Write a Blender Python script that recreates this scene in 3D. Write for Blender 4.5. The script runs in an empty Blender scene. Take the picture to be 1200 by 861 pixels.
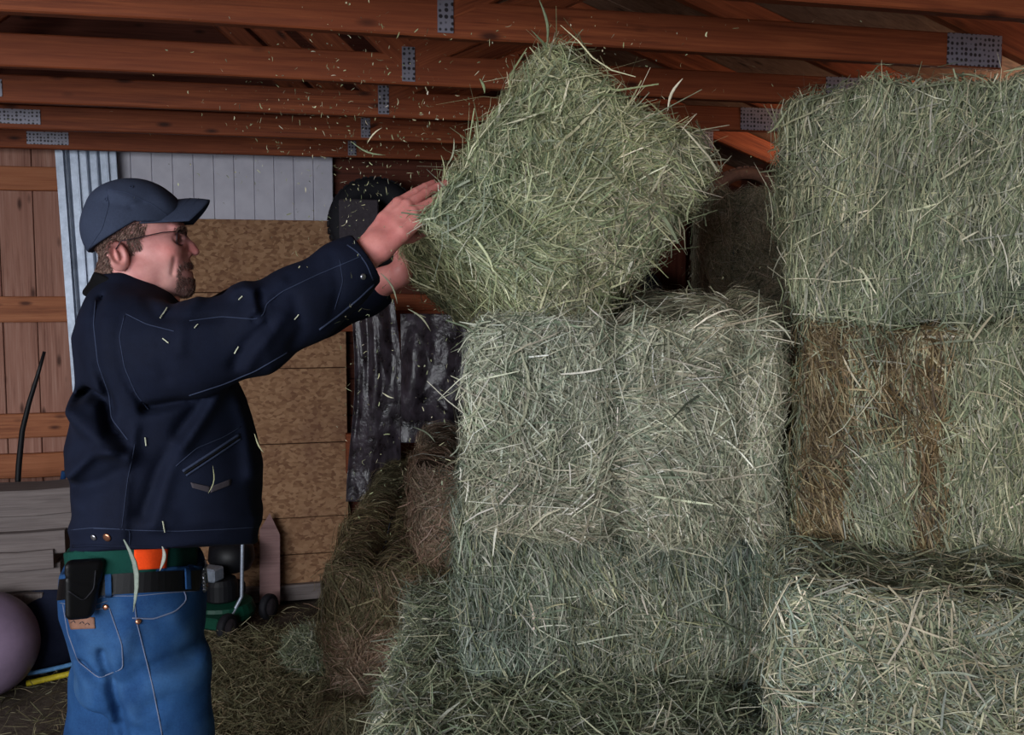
import bpy, math, random
import numpy as np
from mathutils import Vector, Matrix
from mathutils.bvhtree import BVHTree

RS = np.random.RandomState(7)
random.seed(7)
SC = bpy.context.scene
COL = SC.collection

# ------------------------------------------------------------------ camera
FPX = 1200.0
CAM = np.array([0.0, 0.0, 1.583])
TILT = math.atan2(100.0, FPX)
_F = np.array([0, math.cos(TILT), -math.sin(TILT)])
_U = np.array([0, math.sin(TILT), math.cos(TILT)])
_R = np.array([1.0, 0, 0])

def ray(px, py):
    return _F + _R * ((px - 600.0) / FPX) - _U * ((py - 430.5) / FPX)

def at(px, py, Y):
    d = ray(px, py)
    return CAM + d * (Y / d[1])

cam_d = bpy.data.cameras.new('camera')
cam_d.lens = 36.0; cam_d.sensor_width = 36.0; cam_d.sensor_fit = 'HORIZONTAL'
cam_d.clip_start = 0.02; cam_d.clip_end = 200
cam_o = bpy.data.objects.new('camera', cam_d)
COL.objects.link(cam_o)
cam_o.location = CAM
cam_o.rotation_euler = (math.pi / 2 - TILT, 0, 0)
SC.camera = cam_o

# building frame: u runs along the back wall, v away from the camera
BA = math.radians(14)
BU = np.array([math.cos(BA), math.sin(BA), 0]); BV = np.array([-math.sin(BA), math.cos(BA), 0])
def B(u, v, z): return BU * u + BV * v + np.array([0, 0, z])
def onv(px, py, v):
    """pixel -> (u, z) on the plane v = const of the building frame"""
    d = ray(px, py); t = (v - CAM @ BV) / (d @ BV); p = CAM + d * t
    return p @ BU, p[2]

# ------------------------------------------------------------------ tags
def tag(o, label=None, cat=None, group=None, kind=None):
    if label: o['label'] = label
    if cat: o['category'] = cat
    if group: o['group'] = group
    if kind: o['kind'] = kind
    return o

def link(o, parent=None):
    COL.objects.link(o)
    if parent is not None: o.parent = parent
    return o

def empty(name, loc=(0, 0, 0), rz=0):
    o = bpy.data.objects.new(name, None); o.empty_display_size = 0.05
    o.location = loc; o.rotation_euler = (0, 0, rz)
    return link(o)

# ------------------------------------------------------------------ mesh helpers
def mesh_np(name, V, F, mat=None, parent=None, smooth=True, colors=None, loc=None, link_it=True):
    """V (n,3) array, F (m,4) or (m,3) array or list of lists"""
    me = bpy.data.meshes.new(name)
    V = np.asarray(V, dtype=np.float32)
    if isinstance(F, np.ndarray):
        k = F.shape[1]
        me.vertices.add(len(V)); me.vertices.foreach_set('co', V.ravel())
        me.loops.add(F.size); me.loops.foreach_set('vertex_index', F.astype(np.int32).ravel())
        me.polygons.add(len(F))
        me.polygons.foreach_set('loop_start', (np.arange(len(F)) * k).astype(np.int32))
        me.update(calc_edges=True)
    else:
        me.from_pydata([tuple(map(float, v)) for v in V], [], [list(map(int, f)) for f in F])
    if smooth:
        me.polygons.foreach_set('use_smooth', np.ones(len(me.polygons), dtype=bool))
    if colors is not None:
        a = me.color_attributes.new('tint', 'FLOAT_COLOR', 'POINT')
        c = np.ones((len(V), 4), dtype=np.float32); c[:, :3] = colors
        a.data.foreach_set('color', c.ravel())
    if mat is not None:
        me.materials.append(mat)
    o = bpy.data.objects.new(name, me)
    if loc is not None: o.location = loc
    if link_it: link(o, parent)
    return o

class MB:
    """collects simple solids into one mesh"""
    def __init__(s): s.v = []; s.f = []
    def add(s, vs, fs):
        n = len(s.v); s.v += [tuple(map(float, v)) for v in vs]; s.f += [[i + n for i in f] for f in fs]; return s
    def box(s, x0, x1, y0, y1, z0, z1, bevel=0.0, M=None):
        b = min(bevel, (x1-x0)*.45, (y1-y0)*.45, (z1-z0)*.45)
        if b <= 0:
            vs = [(x, y, z) for x in (x0, x1) for y in (y0, y1) for z in (z0, z1)]
            fs = [(0,1,3,2),(4,6,7,5),(0,4,5,1),(2,3,7,6),(0,2,6,4),(1,5,7,3)]
        else:
            vs = []; idx = {}
            for ix, x in enumerate((x0, x1)):
                for iy, y in enumerate((y0, y1)):
                    for iz, z in enumerate((z0, z1)):
                        sx = b if ix == 0 else -b; sy = b if iy == 0 else -b; sz = b if iz == 0 else -b
                        idx[(ix,iy,iz)] = len(vs)
                        vs += [(x, y+sy, z+sz), (x+sx, y, z+sz), (x+sx, y+sy, z)]
            I = lambda a,b_,c,k: idx[(a,b_,c)] + k
            fs = []
            for a in (0,1):
                fs.append([I(a,0,0,0),I(a,1,0,0),I(a,1,1,0),I(a,0,1,0)])
                fs.append([I(0,a,0,1),I(1,a,0,1),I(1,a,1,1),I(0,a,1,1)])
                fs.append([I(0,0,a,2),I(1,0,a,2),I(1,1,a,2),I(0,1,a,2)])
            for a in (0,1):
                for c in (0,1):
                    fs.append([I(0,a,c,1),I(1,a,c,1),I(1,a,c,2),I(0,a,c,2)])
                    fs.append([I(a,0,c,0),I(a,1,c,0),I(a,1,c,2),I(a,0,c,2)])
                    fs.append([I(a,c,0,0),I(a,c,1,0),I(a,c,1,1),I(a,c,0,1)])
            for k in idx.values(): fs.append([k, k+1, k+2])
        if M is not None: vs = [tuple(M @ Vector(v)) for v in vs]
        return s.add(vs, fs)
    def tube(s, pts, r, n=8, closed=False, caps=True, flat=None):
        P = np.array([np.array(p, float) for p in pts]); m = len(P)
        rr = np.full(m, r) if np.isscalar(r) else np.array(r, float)
        if closed: T = np.roll(P, -1, 0) - np.roll(P, 1, 0)
        else: T = np.gradient(P, axis=0)
        T /= np.linalg.norm(T, axis=1)[:, None] + 1e-12
        up = np.array([0, 0, 1.0]) if abs(T[0][2]) < .9 else np.array([1.0, 0, 0])
        N = np.cross(T[0], up); N /= np.linalg.norm(N)
        vs = []
        for i in range(m):
            N = N - T[i] * (N @ T[i]); N /= np.linalg.norm(N) + 1e-12
            Bn = np.cross(T[i], N)
            for k in range(n):
                a = 2*math.pi*k/n
                vs.append(P[i] + rr[i]*(math.cos(a)*N + math.sin(a)*Bn))
        fs = []
        for i in range(m if closed else m-1):
            j = (i+1) % m
            for k in range(n):
                k2 = (k+1) % n
                fs.append([i*n+k, i*n+k2, j*n+k2, j*n+k])
        if not closed and caps:
            fs.append(list(range(n))[::-1]); fs.append([(m-1)*n+k for k in range(n)])
        return s.add(vs, fs)
    def lathe(s, prof, n=24, M=None, closed_prof=False):
        """prof: list of (r, z) turned about local z"""
        vs = []; m = len(prof)
        for (r, z) in prof:
            for k in range(n):
                a = 2*math.pi*k/n; vs.append((r*math.cos(a), r*math.sin(a), z))
        fs = []
        for i in range(m if closed_prof else m-1):
            j = (i+1) % m
            for k in range(n):
                k2 = (k+1) % n; fs.append([i*n+k, i*n+k2, j*n+k2, j*n+k])
        if not closed_prof:
            fs.append(list(range(n))[::-1]); fs.append([(m-1)*n+k for k in range(n)])
        if M is not None: vs = [tuple(M @ Vector(v)) for v in vs]
        return s.add(vs, fs)
    def build(s, name, mat, parent=None, smooth=False, loc=None):
        return mesh_np(name, np.array(s.v), s.f, mat, parent, smooth, loc=loc)

def plank(name, u0, u1, v0, v1, z0, z1, mat, parent=None, wob=0.0, seg=1, axis='u', seed=0, local=True):
    """a sawn board in the building frame; local X runs along the board so the grain follows"""
    if axis == 'u': L, W, H = u1-u0, v1-v0, z1-z0
    else: L, W, H = z1-z0, v1-v0, u1-u0
    r = np.random.RandomState(seed + 11)
    n = max(1, seg)
    mb = MB(); b = min(.004, W*.2, H*.2)
    ring = [(-W/2+b,-H/2),(W/2-b,-H/2),(W/2,-H/2+b),(W/2,H/2-b),(W/2-b,H/2),(-W/2+b,H/2),(-W/2,H/2-b),(-W/2,-H/2+b)]
    vs = []; fs = []
    for i in range(n+1):
        x = -L/2 + L*i/n; dy, dz = (r.uniform(-wob, wob, 2) if wob else (0, 0))
        for (y, z) in ring: vs.append((x, y+dy, z+dz+(r.uniform(-wob, wob)*.3 if wob else 0)))
    for i in range(n):
        for k in range(8):
            k2 = (k+1) % 8; fs.append([i*8+k, i*8+k2, (i+1)*8+k2, (i+1)*8+k])
    fs.append(list(range(8))[::-1]); fs.append([n*8+k for k in range(8)])
    mb.add(vs, fs)
    o = mb.build(name, mat)
    c = B((u0+u1)/2, (v0+v1)/2, (z0+z1)/2)
    Rm = Matrix((( BU[0], BV[0], 0), (BU[1], BV[1], 0), (0, 0, 1)))
    if axis != 'u':   # local X -> world z, local Z -> -u
        Rm = Rm @ Matrix(((0,0,-1),(0,1,0),(1,0,0)))
    M = Matrix.Translation(Vector(c)) @ Rm.to_4x4()
    o.matrix_world = M
    if parent is not None:
        o.parent = parent
        bpy.context.view_layer.update()
        o.matrix_parent_inverse = parent.matrix_world.inverted()
    return o

# ------------------------------------------------------------------ materials
def srgb(r, g, b):
    f = lambda c: (c/255)/12.92 if c/255 <= .04045 else ((c/255+.055)/1.055)**2.4
    return (f(r), f(g), f(b), 1)

class NT:
    def __init__(s, name, rough=.7, spec=.3):
        s.m = bpy.data.materials.new(name); s.m.use_nodes = True
        s.t = s.m.node_tree; s.n = s.t.nodes; s.l = s.t.links
        s.b = s.n['Principled BSDF']; s.b.inputs['Roughness'].default_value = rough
        s.b.inputs['Specular IOR Level'].default_value = spec
    def node(s, typ, **kw):
        n = s.n.new(typ)
        for k, v in kw.items():
            if k.startswith('i_'): n.inputs[int(k[2:])].default_value = v
            else: setattr(n, k, v)
        return n
    def lk(s, a, b): s.l.new(a, b)
    def coord(s, scale=(1,1,1), rot=(0,0,0), kind='Object'):
        tc = s.node('ShaderNodeTexCoord'); mp = s.node('ShaderNodeMapping')
        mp.inputs['Scale'].default_value = scale; mp.inputs['Rotation'].default_value = rot
        s.lk(tc.outputs[kind], mp.inputs['Vector']); return mp.outputs[0]
    def noise(s, vec, scale=5, detail=4, rough=.6, dist=0):
        n = s.node('ShaderNodeTexNoise'); n.inputs['Scale'].default_value = scale
        n.inputs['Detail'].default_value = detail; n.inputs['Roughness'].default_value = rough
        n.inputs['Distortion'].default_value = dist
        s.lk(vec, n.inputs['Vector']); return n.outputs['Fac']
    def ramp(s, fac, stops):
        r = s.node('ShaderNodeValToRGB'); e = r.color_ramp.elements
        while len(e) < len(stops): e.new(.5)
        for i, (p, c) in enumerate(stops): e[i].position = p; e[i].color = c
        s.lk(fac, r.inputs[0]); return r.outputs[0]
    def mix(s, fac, a, b, mode='MIX'):
        m = s.node('ShaderNodeMix', data_type='RGBA', blend_type=mode)
        for sock, v in ((m.inputs[0], fac), (m.inputs[6], a), (m.inputs[7], b)):
            if hasattr(v, 'is_output') or isinstance(v, bpy.types.NodeSocket): s.lk(v, sock)
            else: sock.default_value = v
        return m.outputs[2]
    def color(s, c):
        if isinstance(c, bpy.types.NodeSocket): s.lk(c, s.b.inputs['Base Color'])
        else: s.b.inputs['Base Color'].default_value = c
    def bump(s, h, strength=.3, dist=.002):
        b = s.node('ShaderNodeBump'); b.inputs['Strength'].default_value = strength
        b.inputs['Distance'].default_value = dist
        s.lk(h, b.inputs['Height']); s.lk(b.outputs[0], s.b.inputs['Normal'])

def plain(name, c, rough=.6, metal=0, spec=.3, bump=0, bscale=60):
    t = NT(name, rough, spec); v = t.coord()
    n = t.noise(v, bscale, 4)
    dark = tuple(x*.78 for x in c[:3]) + (1,); lite = tuple(min(1, x*1.15) for x in c[:3]) + (1,)
    t.color(t.ramp(n, [(.3, dark), (.7, lite)])); t.b.inputs['Metallic'].default_value = metal
    if bump: t.bump(n, bump, .002)
    return t.m

def wood(name, dark, mid, lite, scale=1.0, knots=True, rough=.65, seedoff=0.0, knotcol=None):
    t = NT(name, rough, .25)
    inf = t.node('ShaderNodeObjectInfo')
    tc = t.node('ShaderNodeTexCoord')
    va = t.node('ShaderNodeVectorMath', operation='SCALE'); va.inputs[3].default_value = 37.0
    comb = t.node('ShaderNodeCombineXYZ')
    for i in range(3): t.lk(inf.outputs['Random'], comb.inputs[i])
    t.lk(comb.outputs[0], va.inputs[0])
    add = t.node('ShaderNodeVectorMath', operation='ADD')
    t.lk(tc.outputs['Object'], add.inputs[0]); t.lk(va.outputs[0], add.inputs[1])
    def mp(s):
        m = t.node('ShaderNodeMapping'); m.inputs['Scale'].default_value = s; t.lk(add.outputs[0], m.inputs['Vector']); return m.outputs[0]
    g1 = t.noise(mp((1.2*scale, 22*scale, 22*scale)), 2.5, 6, .65, .6)
    g2 = t.noise(mp((2*scale, 90*scale, 90*scale)), 2, 3, .6)
    big = t.noise(mp((1.5, 3, 3)), 1.6, 3, .5)
    c = t.ramp(g1, [(.25, dark), (.5, mid), (.78, lite)])
    c = t.mix(.28, c, t.ramp(g2, [(.35, dark), (.65, lite)]))
    c = t.mix(t.ramp(big, [(.38, (.0,.0,.0,1)), (.62, (.55,.55,.55,1))]), c, mid)
    if knots:
        vo = t.node('ShaderNodeTexVoronoi'); vo.inputs['Scale'].default_value = 1.0
        t.lk(mp((4.5, 13, 13)), vo.inputs['Vector'])
        k = t.ramp(vo.outputs['Distance'], [(.06, (.85,.85,.85,1)), (.17, (0,0,0,1))])
        c = t.mix(k, c, knotcol or tuple(x*.35 for x in dark[:3]) + (1,))
    t.color(c); t.bump(g2, .25, .002)
    return t.m

def W(px, py, Y): return at(px, py, Y)
M = {}
M['beam'] = wood('beam_wood', srgb(62,26,16), srgb(122,60,34), srgb(164,92,54))
M['wallwood'] = wood('wall_wood', srgb(100,60,48), srgb(156,110,94), srgb(186,148,132), .8, rough=.75)
M['girt'] = wood('girt_wood', srgb(84,38,22), srgb(160,96,62), srgb(190,128,90), .8, knotcol=srgb(60,22,12))
M['darkwood'] = wood('dark_wall_wood', srgb(46,20,14), srgb(84,42,30), srgb(110,62,46), .8, rough=.8)
M['deck'] = wood('roof_deck', srgb(70,50,40), srgb(112,86,70), srgb(150,122,100), .5, rough=.8)
M['greywood'] = wood('weathered_lumber', srgb(74,66,66), srgb(118,108,106), srgb(150,140,136), .9, knots=False, rough=.85)
M['floorwood'] = M['greywood']

def mat_osb():
    t = NT('osb', .8, .2)
    v = t.coord((1,1,1))
    vo = t.node('ShaderNodeTexVoronoi'); vo.inputs['Scale'].default_value = 1
    mp = t.node('ShaderNodeMapping'); mp.inputs['Scale'].default_value = (50, 80, 80); t.lk(v, mp.inputs[0])
    nz = t.node('ShaderNodeTexNoise'); nz.inputs['Scale'].default_value = 9; nz.inputs['Detail'].default_value = 3; t.lk(v, nz.inputs['Vector'])
    va = t.node('ShaderNodeVectorMath', operation='MULTIPLY_ADD'); va.inputs[1].default_value = (3.5,3.5,3.5)
    t.lk(nz.outputs['Color'], va.inputs[0]); t.lk(mp.outputs[0], va.inputs[2]); t.lk(va.outputs[0], vo.inputs['Vector'])
    bw = t.node('ShaderNodeRGBToBW'); t.lk(vo.outputs['Color'], bw.inputs[0])
    c = t.ramp(bw.outputs[0], [(.15, srgb(118,84,62)), (.45, srgb(144,108,80)), (.8, srgb(162,126,96))])
    big = t.noise(v, 3.0, 5, .6)
    c = t.mix(t.ramp(big, [(.52, (0,0,0,1)), (.68, (.6,.6,.6,1))]), c, srgb(104,70,56))
    t.color(c); t.bump(bw.outputs[0], .25, .002)
    return t.m
M['osb'] = mat_osb()

def mat_white():
    t = NT('beadboard_paint', .6, .3); v = t.coord()
    n = t.noise(v, 7, 4)
    t.color(t.ramp(n, [(.3, srgb(176,174,186)), (.7, srgb(200,198,208))])); return t.m
M['white'] = mat_white()

def mat_galv():
    t = NT('galvanised_sheet', .45, .5); v = t.coord()
    t.b.inputs['Metallic'].default_value = .35
    n = t.noise(v, 16, 5, .7)
    t.color(t.ramp(n, [(.3, srgb(140,150,166)), (.7, srgb(184,194,210))])); return t.m
M['galv'] = mat_galv()

def mat_plate():
    t = NT('nail_plate', .45, .5)
    t.b.inputs['Metallic'].default_value = .3
    v = t.coord((1,1,1))
    vo = t.node('ShaderNodeTexVoronoi'); vo.inputs['Scale'].default_value = 1; vo.inputs['Randomness'].default_value = .25
    mp = t.node('ShaderNodeMapping'); mp.inputs['Scale'].default_value = (70, 70, 70); t.lk(v, mp.inputs[0]); t.lk(mp.outputs[0], vo.inputs['Vector'])
    t.color(t.ramp(vo.outputs['Distance'], [(.30, srgb(40,36,40)), (.42, srgb(126,124,136))]))
    return t.m
M['plate'] = mat_plate()

def mat_dirt():
    t = NT('dirt_floor', .95, .1); v = t.coord()
    a = t.noise(v, 3, 8, .65); b = t.noise(v, 45, 5, .7)
    c = t.ramp(a, [(.3, srgb(58,50,48)), (.55, srgb(86,76,70)), (.75, srgb(112,100,90))])
    c = t.mix(.4, c, t.ramp(b, [(.3, srgb(50,42,40)), (.7, srgb(124,112,98))]))
    t.color(c); t.bump(b, .6, .01); return t.m
M['dirt'] = mat_dirt()

def mat_hay():
    t = NT('hay_strand', .6, .35)
    a = t.node('ShaderNodeAttribute', attribute_name='tint')
    v = t.coord(); n = t.noise(v, 120, 2)
    c = t.mix(1.0, a.outputs['Color'], t.ramp(n, [(.25, (.72,.72,.72,1)), (.75, (1.15,1.15,1.15,1))]), 'MULTIPLY')
    t.color(c)
    tr = t.node('ShaderNodeBsdfTranslucent'); t.lk(c, tr.inputs['Color'])
    mx = t.node('ShaderNodeMixShader'); mx.inputs[0].default_value = .18
    t.lk(t.b.outputs[0], mx.inputs[1]); t.lk(tr.outputs[0], mx.inputs[2])
    t.lk(mx.outputs[0], t.n['Material Output'].inputs['Surface'])
    return t.m
M['hay'] = mat_hay()

def mat_cloth(name, c1, c2, fine=900, wear=None, bumps=.25, rough=.85, spec=.15):
    t = NT(name, rough, spec); v = t.coord()
    w = t.node('ShaderNodeTexWave'); w.inputs['Scale'].default_value = fine*.4; w.inputs['Distortion'].default_value = 1.5
    w.bands_direction = 'DIAGONAL'; t.lk(v, w.inputs['Vector'])
    n = t.noise(v, 9, 5, .6); f = t.noise(v, 260, 3, .7)
    c = t.ramp(n, [(.3, c1), (.7, c2)])
    if wear is not None:
        k = t.noise(v, 4.2, 4, .6)
        c = t.mix(t.ramp(k, [(.48, (0,0,0,1)), (.72, (.6,.6,.6,1))]), c, wear)
    c = t.mix(.35, c, t.ramp(f, [(.3, c1), (.7, c2)]))
    t.color(c); t.bump(f, bumps, .0015)
    t.b.inputs['Sheen Weight'].default_value = 0
    return t.m
M['jacket'] = mat_cloth('jacket_canvas', srgb(10,14,28), srgb(19,25,44), wear=srgb(29,37,58))
M['jacket_seam'] = mat_cloth('jacket_stitching', srgb(40,47,66), srgb(56,64,86))
M['collar'] = mat_cloth('black_corduroy', srgb(8,8,10), srgb(16,16,20))
M['denim'] = mat_cloth('denim', srgb(22,50,90), srgb(42,82,130), wear=srgb(92,132,170))
M['denim_dark'] = mat_cloth('denim_seam', srgb(84,96,124), srgb(120,126,146))
M['cap'] = mat_cloth('cap_cotton', srgb(40,46,62), srgb(56,64,84))
M['green'] = mat_cloth('green_shirt', srgb(10,50,46), srgb(18,68,58))
M['orange'] = mat_cloth('orange_cloth', srgb(220,60,16), srgb(255,86,30))
M['leather'] = plain('black_leather', srgb(8,8,11), .5, spec=.3, bump=.12, bscale=220)
M['patch'] = plain('brown_leather', srgb(128,92,76), .7)
M['darkpatch'] = plain('grey_brown_patch', srgb(66,60,66), .8)
M['metal'] = plain('steel', srgb(170,172,180), .3, metal=.9)
M['copper'] = plain('copper_rivet', srgb(214,150,120), .3, metal=.9)
M['wire'] = plain('dark_wire', srgb(52,44,52), .4, metal=.5)
M['rubber'] = plain('tyre_rubber', srgb(24,24,30), .75, bump=.3)
M['blackplastic'] = plain('black_plastic', srgb(20,20,24), .5)
M['mowergreen'] = plain('green_paint', srgb(14,66,50), .5)
M['pole'] = plain('pale_steel_tube', srgb(150,158,172), .4, metal=.4)
M['yellow'] = plain('yellow_vinyl', srgb(190,170,40), .6)
M['lightblue'] = plain('light_blue_piping', srgb(90,140,190), .6)
M['navy'] = mat_cloth('navy_tarp', srgb(22,26,44), srgb(38,44,66))
M['ball'] = plain('mauve_vinyl', srgb(138,118,142), .45, bscale=8)
M['boots'] = plain('boot_leather', srgb(66,46,34), .7, bump=.3)
M['pink_wood'] = wood('weathered_pink_board', srgb(96,66,66), srgb(136,104,102), srgb(160,130,126), .9, knots=False)
M['twine'] = plain('blue_grey_twine', srgb(92,104,122), .7)

def mat_film():
    t = NT('plastic_film', .28, .5); v = t.coord((1,1,.7))
    n = t.noise(v, 22, 5, .6)
    t.color(t.ramp(n, [(.35, srgb(30,26,30)), (.75, srgb(82,74,84))])); t.bump(n, .8, .01)
    t.b.inputs['Alpha'].default_value = .85
    return t.m
M['film'] = mat_film()

def mat_skin():
    t = NT('skin', .5, .4); v = t.coord()
    a = t.noise(v, 16, 4); f = t.noise(v, 190, 4, .7)
    c = t.ramp(a, [(.32, srgb(188,122,118)), (.55, srgb(206,146,140)), (.72, srgb(218,162,154))])
    att = t.node('ShaderNodeAttribute', attribute_name='tint')
    c = t.mix(1.0, c, att.outputs['Color'], 'MULTIPLY')
    t.color(c); t.bump(f, .3, .0012)
    t.b.inputs['Subsurface Weight'].default_value = .12
    t.b.inputs['Subsurface Radius'].default_value = (.01, .004, .002)
    t.b.inputs['Subsurface Scale'].default_value = 1.0
    return t.m
M['skin'] = mat_skin()
def mat_glass():
    t = NT('lens_glass', .03, .5); t.b.inputs['Transmission Weight'].default_value = 1.0
    t.b.inputs['IOR'].default_value = 1.2; t.color((1,1,1,1)); return t.m
M['glass'] = mat_glass()

M['straw_bit'] = plain('straw_bit', srgb(190,192,168), .7)
M['eyewhite'] = plain('eye_white', srgb(150,138,136), .35)
# ------------------------------------------------------------------ distance fields -> one continuous surface
def surface_nets(f, lo, hi, res):
    lo = np.array(lo, float); hi = np.array(hi, float)
    n = np.ceil((hi-lo)/res).astype(int) + 1
    ax = [lo[i] + res*np.arange(n[i]) for i in range(3)]
    G = np.empty(tuple(n), np.float32)
    step = max(1, int(600000 // (n[1]*n[2])))
    for i in range(0, n[0], step):
        X, Y, Z = np.meshgrid(ax[0][i:i+step], ax[1], ax[2], indexing='ij')
        G[i:i+step] = f(X, Y, Z)
    ins = G < 0
    c = [(i,j,k) for i in (0,1) for j in (0,1) for k in (0,1)]
    sl = lambda o, A: A[o[0]:n[0]-1+o[0], o[1]:n[1]-1+o[1], o[2]:n[2]-1+o[2]]
    cnt = sum(sl(o, ins).astype(np.int8) for o in c)
    cell = (cnt > 0) & (cnt < 8)
    idx = np.argwhere(cell)
    vid = -np.ones(cell.shape, np.int64); vid[cell] = np.arange(len(idx))
    acc = np.zeros((len(idx), 3)); num = np.zeros(len(idx))
    for a in c:
        for d in range(3):
            if a[d] == 0:
                b = list(a); b[d] = 1
                va = G[idx[:,0]+a[0], idx[:,1]+a[1], idx[:,2]+a[2]]
                vb = G[idx[:,0]+b[0], idx[:,1]+b[1], idx[:,2]+b[2]]
                m = (va < 0) != (vb < 0)
                t = np.where(m, va/np.where(m, va-vb, 1), 0)
                p = np.tile(np.array(a, float), (len(idx), 1)); p[:, d] += t
                acc[m] += p[m]; num[m] += 1
    V = lo + (idx + acc/num[:, None])*res
    Q = []
    for d in range(3):
        e = [0,0,0]; e[d] = 1
        A = ins[:n[0]-e[0], :n[1]-e[1], :n[2]-e[2]]; Bq = ins[e[0]:, e[1]:, e[2]:]
        o1, o2 = [(1,2),(2,0),(0,1)][d]
        E = np.argwhere(A != Bq)
        ok = (E[:,o1] > 0) & (E[:,o2] > 0) & (E[:,o1] < n[o1]-1) & (E[:,o2] < n[o2]-1)
        E = E[ok]; flip = A[E[:,0],E[:,1],E[:,2]]
        def g(d1, d2):
            q = E.copy(); q[:,o1] -= d1; q[:,o2] -= d2
            return vid[q[:,0],q[:,1],q[:,2]]
        q = np.stack([g(1,1), g(0,1), g(0,0), g(1,0)], 1)
        q[~flip] = q[~flip][:, ::-1]
        Q.append(q)
    return V, np.concatenate(Q)

def smin(a, b, k):
    h = np.clip(.5 + .5*(b-a)/k, 0, 1); return b*(1-h) + a*h - k*h*(1-h)
def smax(a, b, k): return -smin(-a, -b, k)
def ell(X, Y, Z, c, r, rot=0.0):
    x, y, z = X-c[0], Y-c[1], Z-c[2]
    if rot:
        cs, sn = math.cos(rot), math.sin(rot); x, z = x*cs+z*sn, -x*sn+z*cs
    k0 = np.sqrt((x/r[0])**2+(y/r[1])**2+(z/r[2])**2); k1 = np.sqrt((x/r[0]**2)**2+(y/r[1]**2)**2+(z/r[2]**2)**2)
    return k0*(k0-1)/np.maximum(k1, 1e-6)
def cone(X, Y, Z, a, b, ra, rb):
    a = np.array(a, float); b = np.array(b, float); d = b-a; L = d@d
    t = np.clip(((X-a[0])*d[0]+(Y-a[1])*d[1]+(Z-a[2])*d[2])/L, 0, 1)
    return np.sqrt((X-a[0]-t*d[0])**2+(Y-a[1]-t*d[1])**2+(Z-a[2]-t*d[2])**2) - (ra+(rb-ra)*t)
def chain(X, Y, Z, pts, rs, k=.01):
    d = None
    for i in range(len(pts)-1):
        e = cone(X, Y, Z, pts[i], pts[i+1], rs[i], rs[i+1]); d = e if d is None else smin(d, e, k)
    return d
def seg2(X, Z, a, b):
    dx, dz = b[0]-a[0], b[1]-a[1]; L = dx*dx+dz*dz+1e-12
    t = np.clip(((X-a[0])*dx+(Z-a[1])*dz)/L, 0, 1)
    return np.hypot(X-a[0]-t*dx, Z-a[1]-t*dz), t

class Waves:
    """smooth random field"""
    def __init__(s, scale, n=14, seed=0):
        r = np.random.RandomState(seed); d = r.normal(size=(n,3)); d /= np.linalg.norm(d, axis=1)[:,None]
        s.k = d*scale*r.uniform(.5, 1.6, n)[:,None]; s.p = r.uniform(0, 6.28, n); s.a = r.uniform(.4, 1, n); s.a /= np.sqrt((s.a**2).sum()/2)
    def __call__(s, P):
        return (np.sin(P@s.k.T + s.p)*s.a).sum(-1)

# ------------------------------------------------------------------ strands (hay, hair)
def ribbon(P, N, w, tip=.35):
    """P (n,k,3) polyline points, N (n,3) or (n,k,3) facing normal, w (n,) widths"""
    n, k, _ = P.shape
    T = np.gradient(P, axis=1); T /= np.linalg.norm(T, axis=2)[..., None] + 1e-9
    if N.ndim == 2: N = np.repeat(N[:, None, :], k, 1)
    S = np.cross(T, N); S /= np.linalg.norm(S, axis=2)[..., None] + 1e-9
    prof = np.ones(k); prof[0] = .7; prof[-1] = tip
    h = S * (w[:, None]*prof[None]*.5)[..., None]
    V = np.stack([P-h, P+h], 2).reshape(-1, 3)
    base = (np.arange(n)*k*2)[:, None]
    i = np.arange(k-1)*2
    Q = np.stack([base+i, base+i+1, base+i+3, base+i+2], -1).reshape(-1, 4)
    return V, Q
# ------------------------------------------------------------------ the barn shell
VW = 5.22           # inner face of the back wall
U_L, U_R = -5.2, 2.45
Z_T = 2.165         # underside of the truss chords
HEEL = 2.0

def struct(o): o['kind'] = 'structure'; return o

# floor: uneven dirt
def make_floor():
    n = 90
    us = np.linspace(U_L, U_R, n); vs_ = np.linspace(-1.6, VW, n)
    Uu, Vv = np.meshgrid(us, vs_, indexing='ij')
    w = Waves(5, 16, 3); w2 = Waves(30, 16, 4)
    P = Uu[..., None]*BU + Vv[..., None]*BV
    h = .008*w(P.reshape(-1,3)) + .004*w2(P.reshape(-1,3)) - .012
    P = P.reshape(-1,3); P[:,2] = h
    i = np.arange(n*n).reshape(n, n)
    Q = np.stack([i[:-1,:-1], i[1:,:-1], i[1:,1:], i[:-1,1:]], -1).reshape(-1,4)
    top = P; nb = len(P)
    P2 = P.copy(); P2[:,2] = -.12
    e = [i[0,:], i[-1,::-1], i[::-1,0], i[:,-1]]
    skirt = []
    for r in e:
        for a, b in zip(r[:-1], r[1:]): skirt.append([a, b, b+nb, a+nb])
    F = np.concatenate([Q, np.array(skirt), np.array([[i[0,0]+nb, i[0,-1]+nb, i[-1,-1]+nb, i[-1,0]+nb]])])
    return struct(mesh_np('floor', np.concatenate([P, P2]), F, M['dirt']))
make_floor()

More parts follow.
